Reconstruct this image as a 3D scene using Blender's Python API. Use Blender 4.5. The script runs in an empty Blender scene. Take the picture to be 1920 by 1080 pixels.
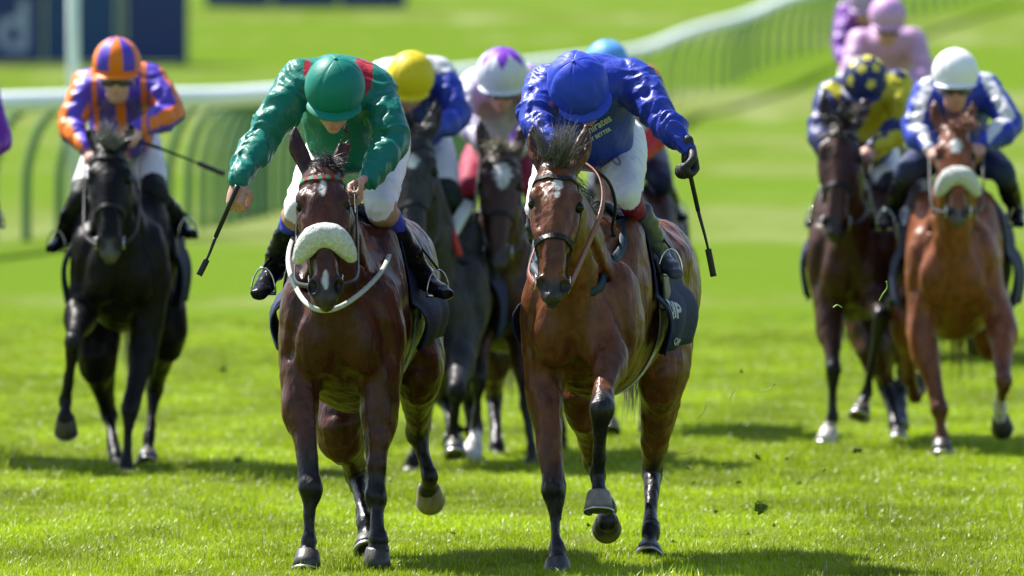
import bpy, math, random
import numpy as np
from mathutils import Vector, Matrix
from mathutils.bvhtree import BVHTree
random.seed(7); rng = np.random.default_rng(7)
sc = bpy.context.scene
C = sc.collection

# ------------------------------------------------------------------ camera
CAMH = 2.0            # eye height of the photographer
FPX = 21150.0         # focal length in pixels of a 1920 wide frame
HOR = 125.0
PITCH = math.atan((540 - HOR) / FPX)
cam_d = bpy.data.cameras.new('camera'); cam = bpy.data.objects.new('camera', cam_d); C.objects.link(cam)
cam.location = (0, 0, CAMH); cam.rotation_euler = (math.pi / 2 - PITCH, 0, 0)
cam_d.sensor_width = 36; cam_d.lens = FPX / 1920 * 36; cam_d.clip_start = 0.5; cam_d.clip_end = 6000
cam_d.dof.use_dof = True; cam_d.dof.focus_distance = 45.1; cam_d.dof.aperture_fstop = 4.3
sc.camera = cam

# ------------------------------------------------------------------ light
SUN_DIR = Vector((-0.66, 0.55, 1.15)).normalized()      # towards the sun
elev = math.asin(SUN_DIR.z); azim = math.atan2(SUN_DIR.x, SUN_DIR.y)
w = bpy.data.worlds.new('World'); sc.world = w; w.use_nodes = True
nt = w.node_tree; sky = nt.nodes.new('ShaderNodeTexSky'); sky.sky_type = 'NISHITA'; sky.sun_disc = False
sky.sun_elevation = elev; sky.sun_rotation = azim; sky.dust_density = 1.0
bg = nt.nodes['Background']; bg.inputs[1].default_value = 0.095
nt.links.new(sky.outputs[0], bg.inputs[0])
sl = bpy.data.lights.new('sun', 'SUN'); sl.energy = 4.9; sl.angle = math.radians(0.5); sl.color = (1, 0.97, 0.91)
so = bpy.data.objects.new('sun', sl); C.objects.link(so); so.location = (-20, 30, 40)
so.rotation_euler = SUN_DIR.to_track_quat('Z', 'Y').to_euler()
sc.view_settings.view_transform = 'Standard'; sc.view_settings.look = 'None'
sc.view_settings.exposure = 1.2; sc.view_settings.gamma = 1.0; sc.view_settings.use_curve_mapping = False
sc.cycles.use_denoising = True
sc.cycles.max_bounces = 6; sc.cycles.transparent_max_bounces = 8

def P(px, py, d):
    """point of the place seen at a photograph pixel, d metres from the camera along the ground"""
    x = (px - 960) / FPX; z = -(py - 540) / FPX
    cp, sp = math.cos(PITCH), math.sin(PITCH)
    v = np.array([x, cp + z * sp, -sp + z * cp])
    return np.array([0, 0, CAMH]) + v * (d / v[1])
def ppm(d): return FPX / d
def A(*v): return np.array(v, float)
def nrm(v):
    v = np.asarray(v, float); return v / (np.linalg.norm(v) + 1e-12)

# ------------------------------------------------------------------ noise
_T = rng.random((32, 32, 32)).astype(np.float32)
def vnoise(p):
    p = np.asarray(p, np.float32); i = np.floor(p).astype(np.int32); f = p - i; f = f * f * (3 - 2 * f)
    i0 = i & 31; i1 = (i + 1) & 31; r = 0
    for a in (0, 1):
        ax = i1[..., 0] if a else i0[..., 0]; wa = f[..., 0] if a else 1 - f[..., 0]
        for b in (0, 1):
            bx = i1[..., 1] if b else i0[..., 1]; wb = f[..., 1] if b else 1 - f[..., 1]
            for c in (0, 1):
                cx = i1[..., 2] if c else i0[..., 2]; wc = f[..., 2] if c else 1 - f[..., 2]
                r = r + _T[ax, bx, cx] * wa * wb * wc
    return r * 2 - 1
def fbm(p, o=3):
    r = 0; a = 1; p = np.asarray(p, float)
    for k in range(o): r = r + a * vnoise(p + 17.3 * k); p = p * 2.03; a *= .5
    return r

# ------------------------------------------------------------------ sculpting: smooth union of tapered limbs, then surface nets
def catmull(pts, n):
    pts = np.asarray(pts, float); m = len(pts); ext = np.vstack([2 * pts[0] - pts[1], pts, 2 * pts[-1] - pts[-2]]); out = []
    for i in range(m - 1):
        p0, p1, p2, p3 = ext[i:i + 4]
        for t in np.arange(n) / n:
            out.append(.5 * ((2 * p1) + (-p0 + p2) * t + (2 * p0 - 5 * p1 + 4 * p2 - p3) * t * t + (-p0 + 3 * p1 - 3 * p2 + p3) * t ** 3))
    out.append(pts[-1]); return np.array(out)

class Sculpt:
    def __init__(s): s.ops = []; s.post = []
    def chain(s, pts, rad, side=(1, 0, 0), k=.03, sub=3, cut=False):
        """limb through pts; rad = [(half width along side, half width across)]"""
        rad = [(r, r) if np.isscalar(r) else r for r in rad]
        q = catmull(np.hstack([np.asarray(pts, float), np.asarray(rad, float)]), sub) if sub > 1 else np.hstack([np.asarray(pts, float), np.asarray(rad, float)])
        q[:, 3:] = np.maximum(q[:, 3:], .002)
        segs = []
        for a, b in zip(q[:-1], q[1:]):
            t = b[:3] - a[:3]; L = np.linalg.norm(t)
            if L < 1e-6: continue
            t = t / L; sd = np.asarray(side, float); sd = sd - t * (sd @ t)
            if np.linalg.norm(sd) < .05: sd = np.cross(t, (0, 1, 0))
            sd = nrm(sd); nn = np.cross(t, sd); segs.append((a[:3], b[:3], L, t, sd, nn, a[3], b[3], a[4], b[4]))
        s.ops.append(('c', segs, k, cut)); return s
    def ball(s, c, r, R=None, k=.03, cut=False):
        r = (r, r, r) if np.isscalar(r) else r
        R = np.eye(3) if R is None else np.asarray(R, float)      # rows = axes
        s.ops.append(('e', np.asarray(c, float), np.asarray(r, float), R, k, cut)); return s
    def bounds(s):
        lo = A(9e9, 9e9, 9e9); hi = -lo
        for o in s.ops:
            if o[-1]: continue
            if o[0] == 'c':
                for g in o[1]:
                    m = max(g[6:]); lo = np.minimum(lo, np.minimum(g[0], g[1]) - m); hi = np.maximum(hi, np.maximum(g[0], g[1]) + m)
            else: m = max(o[2]); lo = np.minimum(lo, o[1] - m); hi = np.maximum(hi, o[1] + m)
        return lo - .02, hi + .02
    def field(s, lo, hi, h):
        n = np.ceil((hi - lo) / h).astype(int) + 1; F = np.full(n, .5, np.float32)
        ax = [(lo[i] + h * np.arange(n[i])).astype(np.float32) for i in range(3)]
        def sl(a, b):
            i0 = np.maximum(np.floor((a - lo) / h).astype(int), 0); i1 = np.minimum(np.ceil((b - lo) / h).astype(int) + 1, n)
            return None if (i1 <= i0).any() else tuple(slice(x, y) for x, y in zip(i0, i1))
        for o in s.ops:
            k = o[-2]; m0 = k + 2.5 * h
            if o[0] == 'c':
                L = A(9e9, 9e9, 9e9); H = -L
                for g in o[1]:
                    m = max(g[6:]) + m0; L = np.minimum(L, np.minimum(g[0], g[1]) - m); H = np.maximum(H, np.maximum(g[0], g[1]) + m)
                S = sl(L, H)
                if S is None: continue
                T = np.full([q.stop - q.start for q in S], 1., np.float32)
                for a, b, ln, t, sd, nn, ra, rb, va, vb in o[1]:
                    m = max(ra, rb, va, vb) + m0; G = sl(np.minimum(a, b) - m, np.maximum(a, b) + m)
                    if G is None: continue
                    G = tuple(slice(max(g.start, q.start), min(g.stop, q.stop)) for g, q in zip(G, S))
                    if any(g.stop <= g.start for g in G): continue
                    x = ax[0][G[0]][:, None, None] - a[0]; y = ax[1][G[1]][None, :, None] - a[1]; z = ax[2][G[2]][None, None, :] - a[2]
                    al = x * t[0] + y * t[1] + z * t[2]; tt = np.clip(al / ln, 0, 1)
                    u = x * sd[0] + y * sd[1] + z * sd[2]; v = x * nn[0] + y * nn[1] + z * nn[2]; ww = al - tt * ln
                    ru = ra + (rb - ra) * tt; rv = va + (vb - va) * tt; rw = np.minimum(ru, rv)
                    k0 = np.sqrt((u / ru) ** 2 + (v / rv) ** 2 + (ww / rw) ** 2) + 1e-6
                    k1 = np.sqrt((u / ru ** 2) ** 2 + (v / rv ** 2) ** 2 + (ww / rw ** 2) ** 2) + 1e-6
                    d = k0 * (k0 - 1) / k1; d = np.where(k0 < .6, np.maximum(d, (k0 - 1) * rw), d)
                    I = tuple(slice(g.start - q.start, g.stop - q.start) for g, q in zip(G, S))
                    T[I] = np.minimum(T[I], d)
            else:
                c, r, R = o[1], o[2], o[3]; m = max(r) + m0; S = sl(c - m, c + m)
                if S is None: continue
                x = ax[0][S[0]][:, None, None] - c[0]; y = ax[1][S[1]][None, :, None] - c[1]; z = ax[2][S[2]][None, None, :] - c[2]
                q = [x * R[i][0] + y * R[i][1] + z * R[i][2] for i in range(3)]
                k0 = np.sqrt(sum((q[i] / r[i]) ** 2 for i in range(3))) + 1e-6; k1 = np.sqrt(sum((q[i] / r[i] ** 2) ** 2 for i in range(3))) + 1e-6
                T = k0 * (k0 - 1) / k1; T = np.where(k0 < .6, (k0 - 1) * min(r), T)
            B = F[S]
            if o[-1]:
                T = -T; hh = np.maximum(k - np.abs(B - T), 0) / k; F[S] = np.maximum(B, T) + hh * hh * k * .25
            else:
                hh = np.maximum(k - np.abs(B - T), 0) / k; F[S] = np.minimum(B, T) - hh * hh * k * .25
        if s.post:
            m = np.abs(F) < .045; idx = np.argwhere(m); pts = lo + idx * h; dv = 0
            for f in s.post: dv = dv + f(pts)
            F[m] += dv.astype(np.float32)
        return F
    def mesh(s, h, fine=(), relax=2):
        lo, hi = s.bounds(); V, Q = nets(s.field(lo, hi, h), lo, h); V = smooth(V, Q, relax)
        for flo, fhi, fh in fine:
            ins = ((V > flo + 1.2 * h) & (V < fhi - 1.2 * h)).all(1); keep = ~ins[Q].all(1); Q = Q[keep]
        VV, QQ = [V], [Q]; off = len(V)
        for j, (flo, fhi, fh) in enumerate(fine):
            v, q = nets(s.field(np.asarray(flo), np.asarray(fhi), fh), np.asarray(flo), fh)
            if len(v) == 0: continue
            v = smooth(v, q, relax + 1)
            VV.append(v); QQ.append(q + off); off += len(v)
        V = np.vstack(VV); Q = np.vstack(QQ); used = np.zeros(len(V), bool); used[Q.ravel()] = True
        mp = np.cumsum(used) - 1; return V[used], mp[Q]

def nets(F, lo, h):
    S = F < 0; a = S[:-1, :-1, :-1].astype(np.int8); c = a.copy()
    for dx in (0, 1):
        for dy in (0, 1):
            for dz in (0, 1):
                if dx + dy + dz: c += S[dx:dx + a.shape[0], dy:dy + a.shape[1], dz:dz + a.shape[2]]
    act = (c > 0) & (c < 8); idx = np.argwhere(act)
    if len(idx) == 0: return np.zeros((0, 3)), np.zeros((0, 4), int)
    ids = np.full(act.shape, -1, np.int32); ids[act] = np.arange(len(idx))
    co = [(x, y, z) for x in (0, 1) for y in (0, 1) for z in (0, 1)]
    val = np.stack([F[idx[:, 0] + x, idx[:, 1] + y, idx[:, 2] + z] for x, y, z in co], 1)
    pos = np.zeros((len(idx), 3)); cnt = np.zeros(len(idx))
    for i in range(8):
        for j in range(i + 1, 8):
            if sum(abs(co[i][k] - co[j][k]) for k in range(3)) != 1: continue
            f0 = val[:, i]; f1 = val[:, j]; m = (f0 < 0) != (f1 < 0); t = np.where(m, f0 / (f0 - f1 + 1e-20), 0)
            p = A(*co[i]) + t[:, None] * (A(*co[j]) - A(*co[i])); pos += p * m[:, None]; cnt += m
    V = lo + (idx + pos / cnt[:, None]) * h
    Q = []
    for ax in range(3):
        o = [x for x in range(3) if x != ax]
        sa = [slice(None)] * 3; sb = [slice(None)] * 3; sa[ax] = slice(0, -1); sb[ax] = slice(1, None)
        for q in o: sa[q] = slice(1, -1); sb[q] = slice(1, -1)
        e0 = S[tuple(sa)]; e1 = S[tuple(sb)]; m = np.argwhere(e0 != e1)
        if len(m) == 0: continue
        ins = e0[tuple(m.T)]; base = m.copy()
        for q in o: base[:, q] += 1
        def cell(d1, d2):
            b = base.copy(); b[:, o[0]] += d1; b[:, o[1]] += d2; return ids[tuple(b.T)]
        qd = np.stack([cell(-1, -1), cell(0, -1), cell(0, 0), cell(-1, 0)], 1)
        fl = ins if ax != 1 else ~ins
        qd[~fl] = qd[~fl][:, ::-1]; Q.append(qd)
    Q = np.vstack(Q); Q = Q[(Q >= 0).all(1)]
    return V, Q
def smooth(V, Q, it, lam=.5):
    if it <= 0 or len(Q) == 0: return V
    e = np.vstack([Q[:, [0, 1]], Q[:, [1, 2]], Q[:, [2, 3]], Q[:, [3, 0]]]); n = len(V)
    i = np.concatenate([e[:, 0], e[:, 1]]); j = np.concatenate([e[:, 1], e[:, 0]]); cnt = np.bincount(i, minlength=n) + 1e-9
    bnd = cnt < 7.5      # every interior vertex gets two hits per edge; open rims stay put
    for _ in range(it):
        m = np.stack([np.bincount(i, weights=V[j, a], minlength=n) for a in range(3)], 1) / cnt[:, None]
        W = V + lam * (m - V); W[bnd] = V[bnd]; V = W
    return V

# ------------------------------------------------------------------ linking
def link_mesh(name, V, Fc, mat, parent=None, col=None, smooth_=True):
    V = np.asarray(V, float)
    root = parent
    while root is not None and root.parent is not None: root = root.parent
    if root is not None: V = V - np.array(root.location)
    me = bpy.data.meshes.new(name)
    if isinstance(Fc, np.ndarray) and Fc.ndim == 2:
        me.vertices.add(len(V)); me.vertices.foreach_set('co', V.astype(np.float32).ravel())
        n, k = Fc.shape; me.loops.add(n * k); me.loops.foreach_set('vertex_index', Fc.astype(np.int32).ravel())
        me.polygons.add(n); me.polygons.foreach_set('loop_start', np.arange(0, n * k, k, dtype=np.int32))
        me.polygons.foreach_set('loop_total', np.full(n, k, np.int32)); me.update(calc_edges=True)
    else:
        me.from_pydata([tuple(v) for v in V], [], [tuple(int(i) for i in f) for f in Fc])
    if smooth_: me.polygons.foreach_set('use_smooth', np.ones(len(me.polygons), bool))
    if col is not None:
        ca = me.color_attributes.new('Col', 'FLOAT_COLOR', 'POINT'); c4 = np.ones((len(V), 4), np.float32); c4[:, :3] = col
        ca.data.foreach_set('color', c4.ravel())
    me.materials.append(mat); me.validate(); me.update()
    o = bpy.data.objects.new(name, me); C.objects.link(o)
    if parent is not None: o.parent = parent
    return o
def empty(name, loc, label, cat, group=None):
    o = bpy.data.objects.new(name, None); o.empty_display_size = .2; C.objects.link(o); o.location = tuple(loc)
    tag(o, label, cat, group); return o
def tag(o, label=None, cat=None, group=None, kind=None):
    if label: o['label'] = label
    if cat: o['category'] = cat
    if group: o['group'] = group
    if kind: o['kind'] = kind
    return o
def tube(pts, r, n=8, caps=True):
    """round tube; r scalar or list"""
    pts = np.asarray(pts, float); m = len(pts); r = np.full(m, r) if np.isscalar(r) else np.asarray(r)
    t = np.gradient(pts, axis=0); t /= np.linalg.norm(t, axis=1)[:, None] + 1e-12
    up = A(0, 0, 1) if abs(t[0][2]) < .9 else A(1, 0, 0); u = nrm(np.cross(t[0], up)); V = []
    for i in range(m):
        u = nrm(u - t[i] * (u @ t[i])); v = np.cross(t[i], u)
        for k in range(n):
            a = 2 * math.pi * k / n; V.append(pts[i] + r[i] * (math.cos(a) * u + math.sin(a) * v))
    F = [[i * n + k, i * n + (k + 1) % n, (i + 1) * n + (k + 1) % n, (i + 1) * n + k] for i in range(m - 1) for k in range(n)]
    if caps: F += [list(range(n))[::-1], [(m - 1) * n + k for k in range(n)]]
    return np.array(V), F
def box(lo, hi):
    x0, y0, z0 = lo; x1, y1, z1 = hi
    V = [(x0, y0, z0), (x1, y0, z0), (x1, y1, z0), (x0, y1, z0), (x0, y0, z1), (x1, y0, z1), (x1, y1, z1), (x0, y1, z1)]
    return np.array(V, float), [[0, 3, 2, 1], [4, 5, 6, 7], [0, 1, 5, 4], [1, 2, 6, 5], [2, 3, 7, 6], [3, 0, 4, 7]]
def join(parts):
    V = []; F = []; o = 0
    for v, f in parts: V.append(np.asarray(v)); F += [[i + o for i in g] for g in f]; o += len(v)
    return np.vstack(V), F
def strap(pts, width, thick, bvh=None, off=.003, nrmhint=None, n=6, closed=False):
    """flat leather strap laid over a surface"""
    q = catmull(np.vstack([pts, pts[:1]]) if closed else pts, n); N = []; W = []
    for p in q:
        if bvh is not None:
            loc, no, _, _ = bvh.find_nearest(Vector(p))
            no = np.array(no); W.append(np.array(loc) + no * off); N.append(no)
        else: W.append(p); N.append(nrm(nrmhint if nrmhint is not None else (0, -1, 0)))
    W = np.array(W); N = np.array(N)
    for _ in range(2):
        W[1:-1] = (W[:-2] + W[2:] + 2 * W[1:-1]) / 4; N[1:-1] = (N[:-2] + N[2:] + 2 * N[1:-1]) / 4
    t = np.gradient(W, axis=0); V = []
    for i in range(len(W)):
        ti = nrm(t[i]); ni = nrm(N[i] - ti * (N[i] @ ti)); b = np.cross(ti, ni)
        for a, c in ((-1, -.2), (-.8, 1), (.8, 1), (1, -.2)): V.append(W[i] + b * a * width / 2 + ni * c * thick)
    m = len(W); F = [[i * 4 + k, i * 4 + (k + 1) % 4, (i + 1) * 4 + (k + 1) % 4, (i + 1) * 4 + k] for i in range(m - 1) for k in range(4)]
    F += [[3, 2, 1, 0], [(m - 1) * 4 + k for k in range(4)]]
    return np.array(V), F
def strands(roots, dirs, length, r=.0016, seg=6, droop=.5, wob=.15, wind=(0, .4, 0)):
    """hair: thin three sided tapering strands"""
    V = []; F = []; o = 0
    for p, d in zip(roots, dirs):
        L = length * (0.6 + .6 * random.random()); p = np.array(p, float); d = nrm(np.array(d) + rng.normal(0, wob, 3)); pts = [p.copy()]
        for i in range(seg):
            d = nrm(d + (np.array(wind) * .25 + A(0, 0, -droop) * .35 + rng.normal(0, wob * .35, 3)) * (i + 1) / seg); p = p + d * L / seg; pts.append(p.copy())
        pts = np.array(pts); u = nrm(np.cross(d, rng.normal(0, 1, 3))); v = np.cross(d, u)
        for i, q in enumerate(pts):
            rr = r * (1 - .85 * i / seg)
            for k in range(3): a = 2.094 * k; V.append(q + rr * (math.cos(a) * u + math.sin(a) * v))
        for i in range(seg):
            for k in range(3): F.append([o + i * 3 + k, o + i * 3 + (k + 1) % 3, o + i * 3 + 3 + (k + 1) % 3, o + i * 3 + 3 + k])
        o += 3 * (seg + 1)
    return np.array(V), np.array(F)

# ------------------------------------------------------------------ materials
def principled(name):
    m = bpy.data.materials.new(name); m.use_nodes = True; return m, m.node_tree, m.node_tree.nodes['Principled BSDF']
def N(nt, t, **kw):
    n = nt.nodes.new(t)
    for k, v in kw.items():
        if k in n.inputs.keys(): n.inputs[k].default_value = v
        else: setattr(n, k, v)
    return n
_mats = {}
def mat(name, col=None, rough=.5, spec=.5, bump=0, bscale=60, metal=0, sheen=0, vary=.12, coat=0, sss=0, stretch=(1, 1, 1), bdist=.004, detail=4, trans=0, bump2=None):
    """col None = colour attribute 'Col' on the mesh"""
    if name in _mats: return _mats[name]
    m, t, b = principled(name); L = t.links.new
    tc = N(t, 'ShaderNodeTexCoord'); mp = N(t, 'ShaderNodeMapping'); mp.inputs['Scale'].default_value = stretch; L(tc.outputs['Object'], mp.inputs[0])
    nz = N(t, 'ShaderNodeTexNoise', Scale=bscale * .35, Detail=5.0); L(mp.outputs[0], nz.inputs['Vector'])
    mr = N(t, 'ShaderNodeMapRange'); mr.inputs[3].default_value = 1 - vary; mr.inputs[4].default_value = 1 + vary
    mr.inputs[1].default_value = .3; mr.inputs[2].default_value = .7; L(nz.outputs['Fac'], mr.inputs[0])
    mx = N(t, 'ShaderNodeVectorMath', operation='SCALE')
    if col is None:
        at = N(t, 'ShaderNodeAttribute', attribute_name='Col'); L(at.outputs['Color'], mx.inputs[0])
    else: mx.inputs[0].default_value = col[:3]
    L(mr.outputs[0], mx.inputs['Scale']); L(mx.outputs[0], b.inputs['Base Color'])
    b.inputs['Roughness'].default_value = rough; b.inputs['Specular IOR Level'].default_value = spec; b.inputs['Metallic'].default_value = metal
    b.inputs['Sheen Weight'].default_value = sheen; b.inputs['Coat Weight'].default_value = coat
    if sss: b.inputs['Subsurface Weight'].default_value = sss; b.inputs['Subsurface Radius'].default_value = (.01, .004, .002)
    if bump:
        n2 = N(t, 'ShaderNodeTexNoise', Scale=float(bscale), Detail=float(detail)); L(mp.outputs[0], n2.inputs['Vector'])
        bp = N(t, 'ShaderNodeBump', Strength=bump, Distance=bdist); L(n2.outputs['Fac'], bp.inputs['Height']); L(bp.outputs[0], b.inputs['Normal'])
        if bump2:
            n3 = N(t, 'ShaderNodeTexNoise', Scale=float(bump2[0]), Detail=3.0); L(mp.outputs[0], n3.inputs['Vector']); b3 = N(t, 'ShaderNodeBump', Strength=1.0, Distance=bump2[1]); L(n3.outputs['Fac'], b3.inputs['Height']); L(b3.outputs[0], bp.inputs['Normal'])
    _mats[name] = m; return m
M_COAT = mat('horse_coat', None, .37, .28, .6, 75, vary=.36, bdist=.004, sheen=0, stretch=(1, 1, .4), detail=6, bump2=(15, .017))
M_COATD = mat('dark_horse_coat', None, .42, .13, .5, 75, vary=.36, bdist=.004, stretch=(1, 1, .4), detail=6, bump2=(17, .010))
M_BOOTG = mat('grey_boot', (.055, .06, .075), .34, .2, .25, 30, vary=.2, bdist=.006)
M_HAIR = mat('horse_hair', None, .42, .5, vary=.25, bscale=90)
M_HOOF = mat('hoof_horn', None, .45, .5, .4, 90, vary=.25, stretch=(1, 1, .2))
M_STEEL = mat('worn_steel', (.42, .42, .44), .35, .5, metal=1, bump=.2)
M_STEELP = mat('polished_steel', (.6, .6, .62), .18, .5, metal=1)
M_LEATHER = mat('black_leather', (.014, .013, .013), .42, .25, .3, 160, vary=.3)
M_TAN = mat('orange_rubber_rein', (.20, .06, .035), .5, .4, .5, 200)
M_WEBW = mat('pale_webbing', (.50, .52, .44), .7, .3, .5, 260, vary=.18)
M_FLEECE = mat('sheepskin', (.70, .69, .64), .95, .1, 1.0, 210, sheen=.5, vary=.2, bdist=.012)
M_NAVY = mat('navy_cloth', (.010, .016, .055), .75, .3, .5, 70, vary=.25, bdist=.008)
M_BOOT = mat('patent_boot', (.010, .010, .013), .2, .08, .15, 30, vary=.2, bdist=.008, stretch=(1, 1, 1.6))
M_SKIN = mat('skin', (.52, .27, .20), .5, .4, .3, 130, vary=.12, sss=.08)
M_SILK = mat('racing_silk', None, .42, .32, .35, 16, sheen=0, vary=.06, bdist=.022, detail=5, bump2=(60, .0022))
M_CAP = mat('cap_silk', None, .5, .25, .3, 20, sheen=0, vary=.04, bdist=.008, detail=2)
M_BREECH = mat('breeches', None, .6, .2, .5, 22, sheen=0, vary=.05, bdist=.012, detail=3)
M_GOGG = mat('goggle_lens', (.02, .022, .028), .08, .8)
M_EYE = mat('horse_eye', (.004, .003, .003), .1, .25)
M_GLOVE = mat('black_glove', (.016, .016, .018), .55, .4, .4, 120)
M_WHIP = mat('whip_leather', (.02, .02, .022), .35, .3, .4, 150)
M_LETTER = mat('white_print', (.42, .44, .46), .6, .3)

# ------------------------------------------------------------------ terrain
_ZY = [-60, 0, 44, 52, 58, 66, 80, 98, 130, 163, 184, 201, 225, 260, 300, 420, 700, 1200, 5000]
_ZZ = [-.03, -.03, -.03, -.035, -.05, -.03, .13, .43, .62, .82, 1.0, 1.9, 3.15, 4.4, 5.9, 10.5, 24, 52, 60]
def gz(x, y): return np.interp(y, _ZY, _ZZ)

# ------------------------------------------------------------------ horse
def sstep(a, b, x): t = np.clip((x - a) / (b - a), 0, 1); return t * t * (3 - 2 * t)
def leg_param(V, pts):
    """distance to a joint polyline and the running parameter (0..n) of the nearest point"""
    D = np.full(len(V), 9.); T = np.zeros(len(V))
    for i in range(len(pts) - 1):
        a = pts[i]; b = pts[i + 1]; ab = b - a; t = np.clip((V - a) @ ab / (ab @ ab), 0, 1)
        d = np.linalg.norm(V - (a + t[:, None] * ab), axis=1); m = d < D; D[m] = d[m]; T[m] = i + t[m]
    return D, T

def horse(s):
    """s: joints in world space + coat description. Returns root, the mesh's BVH and the head frame."""
    h = s['h']; sc_ = s.get('scale', 1.0); c0, c1 = s['chest'], s['rump']
    root = empty('horse', (c0[0], c0[1] + .3, float(gz(0, c0[1]))), s['label'], 'horse', 'racehorses galloping towards the camera')
    S = Sculpt(); up = A(0, 0, 1); fw = nrm((c1 - c0) * A(1, 1, 0)); side = nrm(np.cross(fw, up)); L = np.linalg.norm((c1 - c0)[:2]) / 1.75
    dz = lambda t: c0[2] + (c1[2] - c0[2]) * np.clip(t / 1.75, 0, 1)
    def T(d, x, z): q = c0 + fw * d * L + side * x; q[2] = dz(d) + z; return q
    prof = [(.10, .13, .17, .03), (.22, .185, .25, .0), (.42, .215, .325, -.02), (.68, .232, .355, -.02), (1.0, .262, .345, .0), (1.3, .25, .30, .03), (1.52, .24, .275, .03), (1.75, .235, .25, .01), (1.93, .16, .18, -.03)]
    S.chain([T(d, 0, z) for d, _, _, z in prof], [(a * sc_, b * sc_) for _, a, b, _ in prof], side, k=.05, sub=3)
    S.ball(T(.62, 0, .33), (.06, .22, .07), k=.14)                                   # withers
    R = np.array([side, fw, up])
    for sg in (-1, 1):
        S.ball(T(.06, sg * .085, -.05), (.098, .10, .15), R, k=.035)                   # breast muscle
        S.ball(T(.18, sg * .165, .01), (.085, .13, .20), R, k=.05)                     # point of shoulder
        S.ball(T(.45, sg * .16, .12), (.075, .14, .26), R, k=.07)                      # shoulder blade
        S.ball(T(1.62, sg * .13, .02), (.13, .24, .24), R, k=.08)                      # hindquarter
        S.ball(T(1.42, sg * .20, .13), (.06, .07, .06), R, k=.08)                      # hip bone
    # neck
    p, m = s['poll'], s['muzzle']; a = nrm(m - p); HL = np.linalg.norm(m - p); hs = HL / .60
    roll = s.get('roll', 0); sd = A(math.cos(roll), 0, math.sin(roll)); sd = nrm(sd - a * (sd @ a)); yaw = s.get('yaw', 0)
    fr = np.cross(sd, a); fr = fr if fr[1] < 0 else -fr
    if yaw: sd, fr = sd * math.cos(yaw) + fr * math.sin(yaw), fr * math.cos(yaw) - sd * math.sin(yaw)
    def Hd(t, x, n): return p + a * t * HL + sd * x * hs + fr * n * hs
    nb = T(.42, 0, .13); nb2 = T(.22, 0, .08)
    pe = Hd(.10, 0, -.06)
    mid = (nb2 + pe) / 2 + A(0, 0, .05); q1 = nb2 * .72 + pe * .28 + A(0, 0, .045); q3 = nb2 * .25 + pe * .75 + A(0, 0, .03)
    S.chain([nb, nb2, q1, mid, q3, pe], [(.15, .27), (.145, .25), (.12, .205), (.098, .165), (.085, .13), (.078, .105)], side, k=.07, sub=3)
    # head
    prof = [(-.03, .052, .055, -.03), (.05, .075, .085, -.03), (.16, .094, .105, -.02), (.28, .104, .118, -.02), (.40, .094, .112, -.015), (.52, .074, .094, -.005), (.64, .060, .078, 0), (.76, .053, .066, .002), (.87, .056, .060, .004), (.96, .050, .046, -.002)]
    S.chain([Hd(t, 0, n) for t, _, _, n in prof], [(x * hs, y * hs) for _, x, y, _ in prof], sd, k=.03, sub=3)
    RH = np.array([sd, a, fr]); q = hs
    for sg in (-1, 1):
        S.ball(Hd(.30, sg * .062, -.075), (.036 * q, .10 * q, .085 * q), RH, k=.03)      # round jaw
        S.ball(Hd(.255, sg * .083, .050), (.030 * q, .040 * q, .026 * q), RH, k=.022)     # brow
        S.ball(Hd(.315, sg * .104, .030), (.020 * q, .033 * q, .022 * q), RH, k=.012, cut=True)  # socket
        S.ball(Hd(.175, sg * .066, .085), (.020 * q, .030 * q, .014 * q), RH, k=.02, cut=True)   # hollow
        S.chain([Hd(.37, sg * .088, .03), Hd(.50, sg * .074, .03), Hd(.62, sg * .056, .025)], [.016 * q, .014 * q, .010 * q], sd, k=.022, sub=2)   # cheek bone
        S.chain([Hd(.62, sg * .028, .072), Hd(.80, sg * .03, .056)], [.010 * q, .014 * q], sd, k=.03, sub=1)
        S.ball(Hd(.90, sg * .047, .032), (.031 * q, .040 * q, .030 * q), RH, k=.022)     # nostril wing
        S.ball(Hd(.925, sg * .056, .052), (.022 * q, .034 * q, .030 * q), RH, k=.007, cut=True)
        e0 = Hd(.02, sg * .052, -.01); e1 = Hd(-.11, sg * (.083), -.012); e2 = Hd(-.23, sg * (.104), .0); e3 = Hd(-.335, sg * .104, .012)
        S.chain([e0, e1, e2, e3], [(.026 * q, .024 * q), (.037 * q, .024 * q), (.030 * q, .017 * q), (.005, .005)], sd, k=.014, sub=3)
        S.chain([Hd(-.06, sg * .074, .022), Hd(-.15, sg * .090, .020), Hd(-.26, sg * .104, .018)], [(.010 * q, .012 * q), (.019 * q, .017 * q), (.006 * q, .008 * q)], sd, k=.008, sub=2, cut=True)
    S.ball(Hd(.985, 0, .015), (.040 * q, .028 * q, .034 * q), RH, k=.025)                 # upper lip
    S.ball(Hd(.985, 0, -.036), (.033 * q, .034 * q, .024 * q), RH, k=.015)                # chin
    S.chain([Hd(1.03, -.045, -.012), Hd(.99, 0, -.014), Hd(1.03, .045, -.012)][:3], [.006, .005, .006], sd, k=.006, sub=2, cut=True)
    # legs
    legs = []
    for i, lg in enumerate(s['fore']):
        E, K, F, Hh = lg; sg = -1 if i == 0 else 1
        top = T(.22, sg * .150, -.06); legs.append((E, K, F, Hh))
        l = lambda u, v, t: u + (v - u) * t
        S.chain([top, l(top, E, .55), E, l(E, K, .3), l(E, K, .62), l(E, K, .88), K, l(K, F, .13), l(K, F, .42), l(K, F, .8), F, l(F, Hh, .32), l(F, Hh, .55)],
                [(.095, .13), (.092, .125), (.082, .105), (.068, .084), (.050, .060), (.045, .049), (.050, .051), (.042, .044), (.028, .037), (.029, .037), (.039, .045), (.031, .036), (.044, .047)], side, k=.045, sub=3)
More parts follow.
